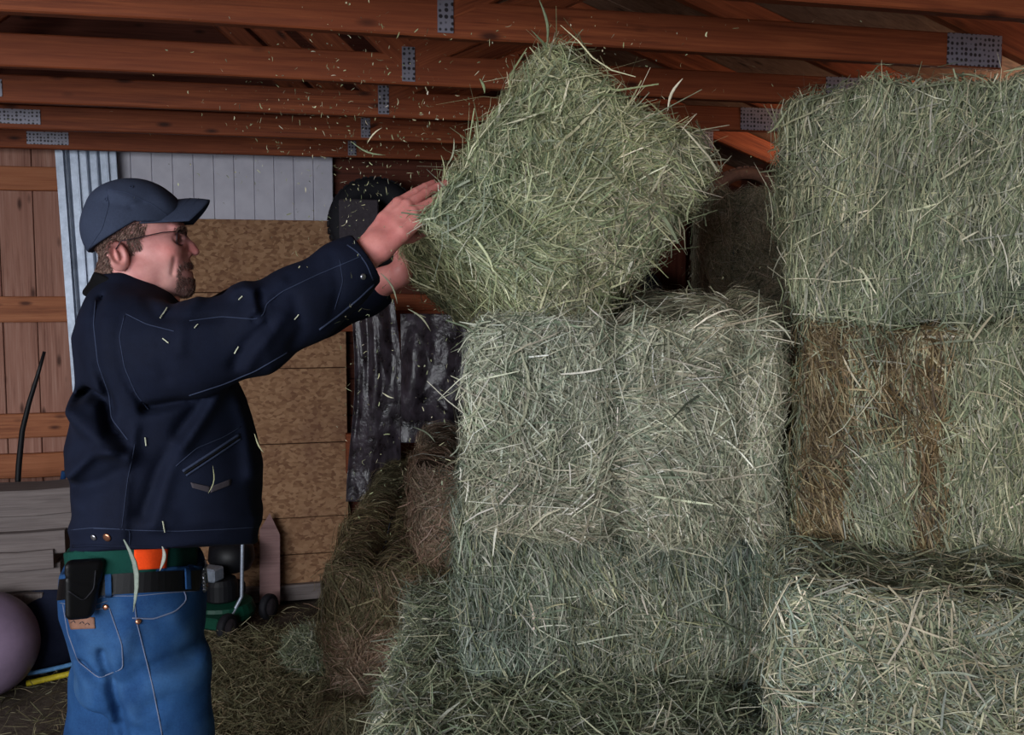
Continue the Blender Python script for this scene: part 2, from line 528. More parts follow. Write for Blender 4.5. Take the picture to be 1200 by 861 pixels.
# back wall: one mesh of horizontal dark boards
def boards_mesh(u0, u1, z0, z1, v, th, bw, seed, axis='h', gap=.004):
    r = np.random.RandomState(seed); mb = MB()
    a, b = (z0, z1) if axis == 'h' else (u0, u1)
    x = a
    while x < b-.01:
        w = min(bw*r.uniform(.92, 1.08), b-x); o = r.uniform(-.004, .004)
        if axis == 'h': mb.box(u0, u1, v+o, v+th, x, x+w-gap, .003)
        else: mb.box(x, x+w-gap, v+o, v+th, z0, z1, .003)
        x += w
    return mb
def in_building(o):
    o.rotation_euler = (0, 0, BA); return o
bw = boards_mesh(U_L, U_R+.1, 0.0, 2.5, VW, .04, .19, 1)
bw.box(U_L-.06, U_R+.1, VW+.03, VW+.06, -.12, 2.5)
struct(in_building(bw.build('wall_back', M['darkwood'])))
# right side wall, up to the eave gap
mb = MB()
z = 0.0; r_ = np.random.RandomState(5)
while z < 2.02:
    mb.box(U_R, U_R+.04, -1.0, VW+.04, z, min(z+.186, 2.02), .003); z += .19
mb.box(U_R+.025, U_R+.05, -1.0, VW+.04, -.12, 2.01)
struct(in_building(mb.build('wall_right', M['darkwood'])))
# left side wall (beyond the frame, closes the barn)
mb = MB(); z = 0.0
while z < 3.2:
    mb.box(U_L-.04, U_L, -1.0, VW+.04, z, z+.186, .003); z += .19
mb.box(U_L-.05, U_L-.025, -1.0, VW+.04, -.12, 3.2)
struct(in_building(mb.build('wall_left', M['darkwood'])))

struct(in_building(MB().box(U_R-.01, U_R+.03, 4.2, VW+.04, 2.0, 2.32, .003).build('trim_6', M['darkwood'])))
# unseen boards added above the opening to keep sky light off the roof
mb = MB(); z = 2.12
while z < 3.4:
    mb.box(U_L, .3, -1.15, -1.11, z, z+.186, .003); z += .19
struct(in_building(mb.build('wall_sky_blocker', M['darkwood'])))
# unseen wall added behind the photographer, blocks world light on the right
mb = MB(); z = 0.0
while z < 2.6:
    mb.box(.3, U_R+.04, -1.15, -1.11, z, z+.186, .003); z += .19
struct(in_building(mb.build('wall_light_blocker', M['darkwood'])))
# left part of the back wall: vertical boards with girts nailed over them
def wz(px, py, v=VW): return onv(px, py, v)
uA, zA = wz(-80, 200); uB, _ = wz(88, 400)
zt = wz(40, 176)[1]
mb = boards_mesh(uA-1.2, uB+.08, 0.0, 2.3, VW-.06, .05, .15, 9, 'v')
struct(in_building(mb.build('trim_1', M['wallwood'])))
def vertical_grain(o):   # rotate local frame so the grain runs up the boards
    me = o.data
    n = len(me.vertices); co = np.empty(n*3, np.float32); me.vertices.foreach_get('co', co); co = co.reshape(-1,3)
    c2 = np.stack([co[:,2], co[:,1], -co[:,0]], 1); me.vertices.foreach_set('co', c2.ravel())
    o.rotation_mode = 'XYZ'
    Rz = Matrix.Rotation(BA, 4, 'Z'); Ry = Matrix(((0,0,-1,0),(0,1,0,0),(1,0,0,0),(0,0,0,1)))
    o.matrix_world = Rz @ Ry
vertical_grain(bpy.data.objects['trim_1'])
k = 2
for (y0, y1, y_extra) in ((195, 223, 0), (347, 377, 0), (484, 512, 0), (531, 559, 0)):
    z1 = wz(40, y0, VW-.09)[1]; z0 = wz(40, y1, VW-.09)[1]
    o = plank('trim_%d' % k, uA-1.2, uB+.04, VW-.10, VW-.06, z0, z1, M['girt'], seed=k, wob=.002, seg=8)
    struct(o); k += 1

# ------------------------------------------------------------------ roof: trusses and deck
SL = .36
def truss(v, idx, label):
    o = empty('roof_truss', B(0, v, Z_T), BA)
    tag(o, label, 'roof truss', 'timber roof trusses running across the barn')
    r = np.random.RandomState(100+idx)
    ch = .089; th = .038
    def board(name, a, b, h, vo=0.0):
        """a, b: (u, z) centre ends; lays a board between them"""
        L = math.hypot(b[0]-a[0], b[1]-a[1]); ang = math.atan2(b[1]-a[1], b[0]-a[0])
        m = MB(); n = 10; bb = .004
        ring = [(-th/2+bb,-h/2),(th/2-bb,-h/2),(th/2,-h/2+bb),(th/2,h/2-bb),(th/2-bb,h/2),(-th/2+bb,h/2),(-th/2,h/2-bb),(-th/2,-h/2+bb)]
        vs = []; fs = []
        for i in range(n+1):
            x = -L/2+L*i/n; dz = r.uniform(-.0025,.0025); dy = r.uniform(-.002,.002)
            for (y, z) in ring: vs.append((x, y+dy, z+dz))
        for i in range(n):
            for q in range(8): fs.append([i*8+q, i*8+(q+1)%8, (i+1)*8+(q+1)%8, (i+1)*8+q])
        fs.append(list(range(8))[::-1]); fs.append([n*8+q for q in range(8)])
        m.add(vs, fs)
        p = m.build(name, M['beam'], o)
        p.location = ((a[0]+b[0])/2, vo, (a[1]+b[1])/2); p.rotation_euler = (0, -ang, 0)
        return p
    board('bottom_chord', (U_L+.05, ch/2), (HEEL, ch/2), ch)
    top0 = (HEEL+.5, ch*.5 - .5*SL + .06); ridge = (-1.6, ch*.5+.06+(HEEL+1.6)*SL)
    board('top_chord', ridge, top0, ch)
    board('top_chord', (-1.6, ridge[1]), (U_L, ridge[1]-(1.6+U_L)*-SL*1.0), ch)
    zr = lambda u: ch*.5+.06+(HEEL-u)*SL - ch*.6
    # webs
    for (a, b) in (((.45, ch*.9), (1.1, zr(1.1))), ((.45, ch*.9), (-.55, zr(-.55))), ((-1.7, ch*.9), (-.55, zr(-.55))), ((-1.7, ch*.9), (-1.62, zr(-1.6)))):
        board('web', a, b, ch*.95)
    def plate(u, z, w, h, rot=0):
        m = MB().box(-w/2, w/2, -.0015, .0015, -h/2, h/2)
        p = m.build('gusset_plate', M['plate'], o); p.location = (u, -th/2-.002, z); p.rotation_euler = (0, rot, 0)
    plate(.45, ch*.55+.01, .038, .10); plate(-.87, ch/2, .17, .055); plate(HEEL-.09, ch*.52, .17, .085)
    return o
tv = [2.0]+[2.48+.61*i for i in range(5)]
names = ['nearest roof truss, its dark chord crossing the top right corner',
         'highest fully visible truss chord, sawn orange brown timber above the flying bale',
         'second visible truss chord down from the top left, knotty orange brown timber',
         'third visible truss chord down from the top left, reddish brown timber',
         'fourth visible truss chord down, with a long nail plate at its left end',
         'farthest and lowest truss chord, just above the white beadboard panel']
for i, v in enumerate(tv): truss(v, i, names[i])
# roof deck: sheets above the trusses
def deck():
    zr = lambda u: Z_T + .089*.5+.06+(HEEL-u)*SL + .052
    mb = MB(); r = np.random.RandomState(3)
    for (ua, ub) in ((HEEL+.55, 1.45), (1.45, .25), (.25, -.95), (-.95, -1.6)):
        v = -1.3
        while v < VW+.1:
            v2 = min(v+1.22, VW+.1); e = r.uniform(0, .003)
            for (a, b_) in ((ua, ub),):
                za, zb = zr(a)+e, zr(b_)+e
                mb.add([(a, v+.003, za), (b_+.003, v+.003, zb), (b_+.003, v2-.003, zb), (a, v2-.003, za),
                        (a, v+.003, za+.015), (b_+.003, v+.003, zb+.015), (b_+.003, v2-.003, zb+.015), (a, v2-.003, za+.015)],
                       [(0,1,2,3),(7,6,5,4),(0,4,5,1),(1,5,6,2),(2,6,7,3),(3,7,4,0)])
            v = v2
    zc = zr(-1.6); ze = zc - (abs(U_L)-1.6)*SL
    mb.add([(-1.6,-1.3,zc),(U_L-.1,-1.3,ze),(U_L-.1,VW+.1,ze),(-1.6,VW+.1,zc),(-1.6,-1.3,zc+.015),(U_L-.1,-1.3,ze+.015),(U_L-.1,VW+.1,ze+.015),(-1.6,VW+.1,zc+.015)],
           [(0,1,2,3),(7,6,5,4),(0,4,5,1),(1,5,6,2),(2,6,7,3),(3,7,4,0)])
    return struct(in_building(mb.build('ceiling', M['deck'])))
deck()
# gable boards above the back wall
mb = MB()
zc = Z_T + .1 + (HEEL+1.6)*SL
mb.add([(U_L, VW+.0, 2.5), (U_R+.1, VW, 2.5), (U_R+.1, VW, 2.2), (HEEL, VW, 2.5), (-1.6, VW, zc+.1), (U_L, VW, 2.6),
        (U_L, VW+.03, 2.5), (HEEL, VW+.03, 2.5), (-1.6, VW+.03, zc+.1), (U_L, VW+.03, 2.6)],
       [(0,3,4,5),(9,8,7,6),(3,7,8,4)])
struct(in_building(mb.build('wall_gable', M['darkwood'])))

# ------------------------------------------------------------------ sheets and panels on the back wall
def panel_px(name, x0, x1, y0, y1, v, th, mat, parent=None):
    (u0, z1) = onv(x0, y0, v); (u1, z0) = onv(x1, y1, v)
    return (u0, u1, z0, z1)
# white beadboard panel with grooves
(u0, z1) = onv(128, 180, VW-.05); (u1, z0) = onv(391, 262, VW-.05); z1 += .1
mb = MB(); nb = 11
for i in range(nb):
    a = u0+(u1-u0)*i/nb; b = u0+(u1-u0)*(i+1)/nb
    mb.box(a+.002, b-.002, VW-.05, VW-.038, z0, z1, .002)
mb.box(u0, u1, VW-.044, VW-.034, z0, z1)
o = in_building(mb.build('beadboard_panel', M['white']))
tag(o, 'white grooved beadboard panel fixed high on the back wall', 'panel')
# corrugated sheet, leaning a little
(a0, zt0) = onv(66, 182, VW-.10); (a1, _) = onv(131, 182, VW-.10); (b0, zb0) = onv(92, 470, VW-.10)
mb = MB(); n = 64; Wd = a1-a0+.02
vs = []; fs = []
for j, (ub, zz) in enumerate(((b0+.02, .02), (a0, zt0+.08))):
    for i in range(n+1):
        s = i/n; x = ub+Wd*s; ph = (s*6) % 1
        d = .018*(1 if ph < .22 else 0) if not (ph < .06 or .16 < ph < .22) else .009
        if s < .13: d = .03
        for t in (0, .0012): vs.append((x, VW-.115-d-t, zz))
for i in range(n):
    a = i*2; b = (n+1)*2 + i*2
    fs += [[a+1, a+3, b+3, b+1], [a, b, b+2, a+2]]
fs += [[0,1,(n+1)*2+1,(n+1)*2]]
mb.add(vs, fs)
o = in_building(mb.build('corrugated_sheet', M['galv']))
tag(o, 'grey corrugated metal sheet standing against the boards behind the man', 'metal sheet')
# OSB boarding: one stack of boards below the white panel
ob = empty('board_screen', B((onv(214, 300, VW-.07)[0]+onv(400, 300, VW-.07)[0])/2, VW-.06, 0), BA)
tag(ob, 'tan particle board screen of stacked boards, behind the man', 'board screen')
rows = [258, 343, 432, 520, 607, 650, 684]
uL = onv(206, 300, VW-.07)[0]; uR = onv(401, 300, VW-.07)[0]; uc = (uL+uR)/2
for i in range(len(rows)-1):
    z1 = onv(345, rows[i], VW-.07)[1]; z0 = onv(345, rows[i+1], VW-.07)[1]
    m = MB().box(-(uR-uL)/2, (uR-uL)/2, -.012-.002*(i%2), .006, z0+.004, z1, .002)
    m.build('board', M['osb'], ob)
z1 = onv(345, 684, VW-.09)[1]; 
struct(plank('baseboard_back', uL-.3, uR+.5, VW-.11, VW-.06, 0.0, z1, M['greywood'], seed=3, wob=.003, seg=6))

# ------------------------------------------------------------------ things against the back wall
# black bent stick
pts = [at(52, 412, 4.3), at(44, 440, 4.3), at(34, 472, 4.3), at(26, 505, 4.3), at(22, 545, 4.3), at(20, 582, 4.3), at(20, 640, 4.3), at(21, 700, 4.3)]
o = MB().tube(pts, [.007,.009,.011,.012,.013,.012,.012,.012], 8).build('bent_stick', M['blackplastic'], smooth=True)
tag(o, 'thin black curved stick leaning upright against the left wall boards', 'stick')
o = MB().tube([at(75, 552, 4.35), at(72, 575, 4.35), at(70, 600, 4.35)], .012, 8).build('blue_handle', M['denim'], smooth=True)
tag(o, 'short blue handle sticking up beside the lumber stack', 'handle')

def tyre(name, c, R_, r_, label, axis_dir, mat=None, group=None):
    o = empty(name, c); tag(o, label, 'tyre', group)
    q = Vector(axis_dir).to_track_quat('Z', 'Y'); o.rotation_mode = 'QUATERNION'; o.rotation_quaternion = q
    prof = [(R_-r_*1.1, -r_*.55), (R_-r_*.5, -r_*.85), (R_-r_*.12, -r_*.7), (R_, -r_*.5), (R_, r_*.5), (R_-r_*.12, r_*.7), (R_-r_*.5, r_*.85), (R_-r_*1.1, r_*.55), (R_-r_*1.02, 0)]
    m = MB().lathe(prof, 48, closed_prof=True); m.build('tyre_casing', mat or M['rubber'], o, smooth=True)
    m = MB()
    for k in range(40):
        a = 2*math.pi*k/40
        for s in (-1, 1):
            m.box(R_-.004, R_+.006, -.012, .012, min(s*.05*r_, s*r_*.5), max(s*.05*r_, s*r_*.5), .001, M=Matrix.Rotation(a+(.04 if s > 0 else 0), 4, 'Z'))
    m.build('tread', mat or M['rubber'], o)
    return o
tyre('tyre', at(438, 262, 5.0), .215, .10, 'black tyre hanging on the dark back wall above the plastic film', (BV[0]*-1, -BV[1], .12))
(uu, zz) = onv(421, 234, VW-.28)
o = in_building(MB().box(onv(398,300,VW-.3)[0], onv(444,300,VW-.3)[0], VW-.31, VW-.29, onv(420,292,VW-.3)[1], zz, .006).build('mudflap', M['darkpatch']))
tag(o, 'dull grey rubber flap hanging in front of the black tyre', 'flap')
tyre('tyre', at(874, 250, 4.93), .215, .05, 'brown worn tyre behind the dark rear bale, only its arch showing', (.1, -1, 0), M['patch'])
tyre('tyre', at(738, 352, 4.9), .16, .07, 'small black tyre glimpsed under the flying bale by the post', (.1, -1, 0))

# timber post and cross rail between the flying bale and the dark rear bale
(pu, _) = onv(784, 330, 4.85)
o = plank('timber_post', pu-.07, pu+.07, 4.80, 4.94, 0.0, Z_T, M['darkwood'], axis='z', seed=3, wob=.002, seg=6)
tag(o, 'dark red brown upright timber post behind the flying bale', 'post')
z1 = onv(740, 362, 5.0)[1]
o = plank('timber_rail', pu-1.9, pu+1.4, 5.04, 5.09, z1-.1, z1, M['beam'], seed=5, wob=.003, seg=6)
tag(o, 'red brown cross rail on the back wall behind the stack', 'rail')
z1 = onv(460, 345, 5.0)[1]
o = plank('timber_rail', onv(403,345,5.1)[0], onv(560,345,5.1)[0], 5.09, 5.13, z1-.18, z1, M['beam'], seed=8, wob=.003, seg=6)
tag(o, 'short red brown board on the back wall just under the hand', 'rail')
z1 = onv(460, 510, 5.0)[1]
o = plank('timber_rail', onv(403,345,5.1)[0], onv(580,345,5.1)[0], 5.08, 5.13, z1-.2, z1, M['beam'], seed=12, wob=.003, seg=6)
tag(o, 'low red brown board below the plastic film, beside the pinkish bale', 'rail')

# draped plastic
def drape_sheet(name, px0, px1, py0, py1, Y, seed, amp, label, cat, taper=.0):
    nu, nz = 110, 110; w = Waves(6, 12, seed); vs = np.zeros((nu+1, nz+1, 3)); r = np.random.RandomState(seed)
    ph = r.uniform(0, 6, 5); fr = r.uniform(5, 26, 5)
    a = at(px0, py0, Y); b = at(px1, py1, Y)
    for i in range(nu+1):
        for j in range(nz+1):
            s, t = i/nu, j/nz
            spread = 1-taper*(1-t)
            x = a[0]+(b[0]-a[0])*(.5+(s-.5)*spread)
            fold = sum(math.sin(fr[q]*s+ph[q]+t*1.3*q) for q in range(5))*amp*.55*(.35+.65*t)*(1+.8*math.sin(5*t+3*s))
            z = a[2]+(b[2]-a[2])*t
            vs[i,j] = (x, Y-fold-abs(amp)*3*math.sin(math.pi*min(1,t*1.2)), z)
    P = vs.reshape(-1,3); w2 = Waves(22, 16, seed+5); w3 = Waves(60, 18, seed+9); P[:,1] += .024*w(P*np.array([1,1,1.0])) + .010*np.abs(w2(P*np.array([1,1,.45]))) + .002*np.abs(w3(P*np.array([1,1,.6])))
    P[:,0] += .012*w(P[:, [1,2,0]])
    i = np.arange((nu+1)*(nz+1)).reshape(nu+1, nz+1)
    Q = np.stack([i[:-1,:-1], i[1:,:-1], i[1:,1:], i[:-1,1:]], -1).reshape(-1,4)
    o = mesh_np(name, P, Q, M['film'])
    s = o.modifiers.new('thick', 'SOLIDIFY'); s.thickness = .002
    return tag(o, label, cat)
drape_sheet('plastic_film', 402, 474, 352, 590, 4.72, 3, .010, 'crumpled grey plastic film hanging in vertical folds beside the particle board', 'plastic sheet', .25)
drape_sheet('plastic_film', 462, 560, 368, 520, 4.6, 8, .016, 'dark crumpled plastic film bundle under the flying bale', 'plastic sheet', .1)

# leaning pale board by the mower
o = empty('leaning_board', at(316, 715, 4.85)); 
tag(o, 'weathered pinkish board with a pointed top leaning by the mower', 'board')
m = MB(); L = .42; w = .048
m.add([(x, y, z) for y in (-.012, .012) for (x, z) in ((-w,0),(w,0),(w,L*.8),(0,L*1.05),(-w,L*.86))], [(0,1,2,3,4),(9,8,7,6,5),(0,5,6,1),(1,6,7,2),(2,7,8,3),(3,8,9,4),(4,9,5,0)])
bd = m.build('board', M['pink_wood'], o); o.location = (at(315, 705, 4.85)[0], 4.87, .02); o.rotation_euler = (-.18, .02, BA)

# lumber stack on the left
def lumber():
    tops = [(580, 606, -40, 78), (607, 628, -40, 79), (629, 650, -40, 78), (651, 668, -40, 60), (669, 694, -40, 80)]
    r = np.random.RandomState(4); k = 0
    v0 = 4.35
    labs = ['topmost weathered grey plank of the lumber stack at left', 'second plank down in the grey lumber stack at left',
            'third plank down in the grey lumber stack at left', 'short dark plank in the middle of the grey lumber stack',
            'lowest visible wide plank of the grey lumber stack']
    zlow = 9
    for (y0, y1, xa, xb) in tops:
        (ua, z1) = onv(xa, y0, v0); (ub, z0) = onv(xb, y1, v0)
        o = plank('lumber_plank', ua-1.0, ub+r.uniform(-.05,.01), v0+r.uniform(0,.10), v0+.26, z0+.002, z1-.001, M['greywood'], seed=20+k, wob=.004, seg=10)
        o.rotation_euler.z += 0
        tag(o, labs[k], 'plank', 'weathered lumber stack at the left'); k += 1; zlow = z0
    for x in (-.5, .55):
        o = plank('timber_block', ub-.75+x-.05, ub-.75+x+.05+.05, v0+.02, v0+.24, -.002, zlow-.002, M['greywood'], seed=40, axis='z')
        tag(o, 'support block under the %s of the lumber stack' % ('far left end' if x < 0 else 'right end'), 'block')
lumber()

# mauve ball
s = 314.0; Yb = 1200/s
m = MB(); prof = [(max(.0005, .203*math.sin(math.pi*i/32)), -.203*math.cos(math.pi*i/32)) for i in range(33)]
m.lathe(prof, 48)
bc = at(-20, 764, Yb)
o = m.build('exercise_ball', M['ball'], smooth=True, loc=(bc[0], bc[1], .2)); tag(o, 'large dusty mauve ball on the floor at the left edge', 'ball')
m = MB().lathe([(.012,.0),(.012,.006),(.004,.008)], 16, M=Matrix.Translation((.0,.0,.199)))
m.build('valve', M['darkpatch'], o)

# navy folded tarp with blue piping and yellow base
def tarp():
    lo = at(34, 788, 4.05); c = at(70, 742, 4.1)
    cx, cy = c[0]-.05, 4.12
    w = Waves(16, 12, 5)
    def f(X, Y, Z):
        d = ell(X, Y, Z, (cx-.1, cy, .12), (.26, .2, .17)); d = smin(d, ell(X, Y, Z, (cx+.0, cy+.05, .22), (.19, .16, .15)), .06)
        P = np.stack([X*1.5, Y, Z], -1).reshape(-1,3)
        return smax(d + .008*w(P).reshape(X.shape), -(Z-.012), .01)
    V, Q = surface_nets(f, (cx-.42, cy-.26, -.01), (cx+.26, cy+.26, .42), .01)
    o = mesh_np('folded_tarp', V, Q, M['navy'])
    tag(o, 'dark navy folded tarp with light blue edging behind the mauve ball', 'tarp')
    pts = [(cx-.3+.5*t, cy-.215+.12*(2*t-1)**2+.0, .03+.035*t) for t in np.linspace(0, 1, 20)]
    MB().tube(pts, .009, 8).build('piping', M['lightblue'], o, smooth=True)
    pts = [(cx+.0+.16*t, cy-.215+.06*t, .012+.02*t) for t in np.linspace(0, 1, 8)]
    MB().tube(pts, .012, 8).build('yellow_trim', M['yellow'], o, smooth=True)
tarp()

# push mower, seen past the man
def mower():
    c = at(264, 748, 4.6); o = empty('push_mower', (c[0]-.02, 4.62, 0), 1.2); o.scale = (.78,.78,.78)
    tag(o, 'small mower with a green deck and black engine beside the man', 'mower')
    m = MB().lathe([(.15,.06),(.19,.065),(.2,.10),(.18,.15),(.10,.16)], 28)
    m.box(-.24, -.12, -.15, .15, .06, .13, .01)
    m.build('deck', M['mowergreen'], o, smooth=False)
    m = MB().lathe([(.08,.15),(.1,.17),(.1,.26),(.085,.29),(.03,.30)], 24); m.box(.0,.15,-.08,.08,.16,.25,.02)
    m.build('engine', M['blackplastic'], o)
    for (x, y) in ((-.2,-.19),(.2,-.19),(-.2,.19),(.2,.19)):
        Mx = Matrix.Translation((x, y, .078)) @ Matrix.Rotation(math.pi/2, 4, 'X')
        wh = MB().lathe([(.05,-.02),(.072,-.022),(.078,-.012),(.078,.012),(.072,.022),(.05,.02)], 24, M=Mx).build('wheel', M['rubber'], o, smooth=True)
        MB().lathe([(.01,-.026),(.05,-.02),(.05,.02),(.01,.026)], 16, M=Mx).build('wheel_hub', M['darkpatch'], wh)
    MB().tube([(-.12,-.15,.1),(-.02,-.16,.2),(-.0,-.16,.55),(-.0,-.1,.6),(-.0,.1,.6),(-.0,.16,.55),(-.02,.16,.2),(-.12,.15,.1)], .011, 8).build('handle', M['pole'], o, smooth=True)
    MB().box(-.14,-.04,-.06,.06,.3,.38,.01).build('grey_cover', M['pole'], o)
    m = MB().lathe([(.02,.27),(.11,.3),(.14,.36),(.13,.44),(.07,.48)], 20, M=Matrix.Translation((.16,.04,0)))
    m.build('grass_bag', M['blackplastic'], o, smooth=True)
mower()
# ------------------------------------------------------------------ hay
def lin(r, g, b): return np.array(srgb(r, g, b)[:3])
PAL = {
 'fresh': ([lin(204,200,164), lin(178,178,138), lin(150,156,116), lin(128,138,104), lin(160,164,138), lin(112,122,92), lin(226,220,192)], [.18,.24,.2,.14,.12,.08,.04]),
 'green': ([lin(182,180,152), lin(150,154,124), lin(128,136,110), lin(110,120,94), lin(144,146,132), lin(88,96,76), lin(208,204,184)], [.12,.2,.22,.18,.14,.1,.04]),
 'straw': ([lin(204,196,170), lin(176,170,144), lin(146,146,122), lin(122,128,104), lin(162,152,128), lin(96,98,80), lin(228,220,200)], [.19,.23,.19,.12,.13,.07,.07]),
 'cool':  ([lin(168,174,158), lin(138,148,134), lin(118,130,116), lin(100,114,98), lin(136,142,132), lin(82,94,78), lin(198,200,188)], [.12,.2,.22,.18,.14,.1,.04]),
 'brown': ([lin(152,138,106), lin(112,94,64), lin(90,74,48), lin(130,114,86), lin(72,58,40)], [.16,.26,.26,.18,.14]),
 'pink':  ([lin(196,172,152), lin(170,144,124), lin(146,122,102), lin(136,130,104), lin(112,92,74)], [.2,.26,.22,.18,.14]),
 'dull':  ([lin(154,146,114), lin(128,122,92), lin(106,102,74), lin(136,120,94), lin(84,78,56)], [.16,.24,.24,.2,.16]),
}
def pick(pal, n, r):
    c, w = PAL[pal]; c = np.array(c); i = r.choice(len(c), n, p=np.array(w)/sum(w))
    return c[i] * r.uniform(.78, 1.18, (n, 1)) * r.uniform(.95, 1.05, (n, 3))

FACES = {'-y': (1,-1,0,2), '+y': (1,1,0,2), '-x': (0,-1,1,2), '+x': (0,1,1,2), '-z': (2,-1,0,1), '+z': (2,1,0,1)}

def hay_bale(name, W_, L_, H_, faces, pal, seed, label, cat='hay bale', group=None, mods=None, patches=None, strings=(-.30, .0, .30), core=(118,122,96), side_style=None, rr=.045, bulge=.012, flyaway=.04, sl=1.0):
    """local frame: X width, Y length, Z height, origin at the centre of the underside.
       faces: dict face -> number of strands; strings run round the length at these x fractions"""
    r = np.random.RandomState(seed)
    H_ = H_ + .018
    h = np.array([W_/2, L_/2, H_/2])
    w1 = Waves(9, 12, seed); w2 = Waves(28, 14, seed+1); sw = Waves(7, 10, seed+2); cl = Waves(34, 14, seed+3); w3 = Waves(48, 16, seed+4)
    sx = [s*W_ for s in strings]
    def relief(p, ax=None):
        d = bulge*w1(p) + .005*w2(p)
        for s in sx:
            onend = (np.abs(p[:,1]) > h[1]*.8) | (np.abs(p[:,2]) > h[2]*.75)
            d = d - .020*np.exp(-((p[:,0]-s)/.020)**2)*onend
        # flakes: slight ridges along the length
        d = d + .004*np.sin(p[:,1]*58 + 2*w1(p*.5))*(np.abs(p[:,1]) < h[1]*.93)
        return d
    def surf(p, lift, rad=None):
        rad = rr
        inner = np.clip(p, -(h-rad), h-rad); n = p-inner; ln = np.linalg.norm(n, axis=1)
        # points inside the core get pushed to nearest face by caller; here ln > 0
        n = n/np.maximum(ln, 1e-6)[:,None]
        return inner + n*(rad + relief(p) + lift)[:,None], n
    # core
    m = 26
    V = []; Fq = []; off = 0
    for key, (ax, sg, a, b) in FACES.items():
        na = max(8, int(h[a]*2/.025)); nb = max(8, int(h[b]*2/.025))
        A, Bm = np.meshgrid(np.linspace(-h[a], h[a], na+1), np.linspace(-h[b], h[b], nb+1), indexing='ij')
        P = np.zeros((A.size, 3)); P[:,a] = A.ravel(); P[:,b] = Bm.ravel(); P[:,ax] = sg*h[ax]
        q, _ = surf(P, np.full(len(P), -.010)); V.append(q)
        i = np.arange(A.size).reshape(na+1, nb+1) + off
        Q = np.stack([i[:-1,:-1], i[1:,:-1], i[1:,1:], i[:-1,1:]], -1).reshape(-1,4)
        nrm = np.zeros(3); nrm[a] = 1; n2 = np.zeros(3); n2[b] = 1
        if np.cross(nrm, n2)[ax]*sg < 0: Q = Q[:, ::-1]
        Fq.append(Q); off += A.size
    V = np.concatenate(V); Fq = np.concatenate(Fq)
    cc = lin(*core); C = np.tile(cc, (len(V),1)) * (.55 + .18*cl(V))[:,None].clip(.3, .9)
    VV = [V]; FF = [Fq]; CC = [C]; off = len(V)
    k = 5
    for key, cnt in faces.items():
        if cnt <= 0: continue
        ax, sg, a, b = FACES[key]
        N0 = np.zeros(3); N0[ax] = sg
        # positions: uniform, slightly beyond the edges so that the corners fill in
        A = r.uniform(-h[a], h[a], cnt); Bc = r.uniform(-h[b], h[b], cnt)
        P = np.zeros((cnt,3)); P[:,a] = A; P[:,b] = Bc; P[:,ax] = sg*h[ax]
        end = ax == 1
        if end: th = 2.2*sw(P) + r.normal(0, .55, cnt)
        else:
            # side or top: strands lie across the length, i.e. along the other short axis
            base = 0.0 if a == 1 else math.pi/2   # angle measured from axis b toward a
            st = (side_style or {}).get(key, 'flake')
            if st == 'flake': th = r.normal(0, .28, cnt) + .25*sw(P)
            elif st == 'mix': th = r.uniform(0, math.pi, cnt)
            elif st == 'along': th = math.pi/2 + r.normal(0, .45, cnt)
            if a != 1: th = th + math.pi/2
        loose = r.rand(cnt) < .16
        th = np.where(loose, r.uniform(0, math.pi, cnt), th)
        D = np.zeros((cnt,3)); D[:,b] = np.cos(th); D[:,a] = np.sin(th)
        S = np.zeros((cnt,3)); S[:,b] = -np.sin(th); S[:,a] = np.cos(th)
        if end: ln = r.gamma(5, .015, cnt).clip(.02, .2)
        else: ln = r.gamma(4, .013, cnt).clip(.015, .15)
        ln = np.where(loose, ln*1.25, ln)
        wd = r.gamma(4, .00043, cnt).clip(.0009, .0052)
        ln = ln*sl; wd = wd*(sl**.8)
        curv = r.normal(0, 1.6, cnt)
        t = np.linspace(-.5, .5, k)
        pts = P[:,None,:] + D[:,None,:]*(ln[:,None]*t)[...,None] + S[:,None,:]*(curv[:,None]*(ln[:,None]*t)**2*1.5)[...,None]
        if end:  # bent stems
            kn = r.rand(cnt) < .3; kk = r.normal(0, .7, cnt)*kn
            pts += S[:,None,:]*(kk[:,None]*ln[:,None]*np.abs(t)*.5)[...,None]
        lift0 = r.exponential(.0050, cnt) - .008 + .007*loose + .0035*cl(P)
        tiltv = r.normal(0, .07, cnt) + (r.rand(cnt) < flyaway)*r.choice([-1,1], cnt)*r.uniform(.25, .8, cnt)
        lf = lift0[:,None] + tiltv[:,None]*(ln[:,None]*t) + (np.abs(r.normal(0, .05, cnt))[:,None])*ln[:,None]*(2*t)**2
        lf = np.maximum(lf, -.012)
        fl = pts.reshape(-1,3)
        q, n = surf(fl, lf.ravel())
        q = q.reshape(cnt,k,3); n = n.reshape(cnt,k,3)
        n = n + r.normal(0, .45, (cnt,1,3)); n /= np.linalg.norm(n, axis=2)[...,None]
        v, f = ribbon(q, n, wd)
        col = pick(pal, cnt, r)
        if patches:
            for (pa, fn) in patches:
                wgt = fn(P); m_ = r.rand(cnt) < wgt
                col[m_] = pick(pa, int(m_.sum()), r)
        col = col*(1 + .13*w3(P).clip(-1.6, 1.6))[:,None]*np.stack([1+.05*w1(P*.6), np.ones(cnt), 1-.04*w1(P*.6)], 1)
        col = np.repeat(col, k*2, 0).clip(0, 1)
        VV.append(v); FF.append(f+off); CC.append(col); off += len(v)
    V = np.concatenate(VV); F = np.concatenate(FF); C = np.concatenate(CC)
    V[:,2] += h[2]
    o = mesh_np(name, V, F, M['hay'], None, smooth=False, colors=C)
    tag(o, label, cat, group)
    o['_h'] = [float(x) for x in h]
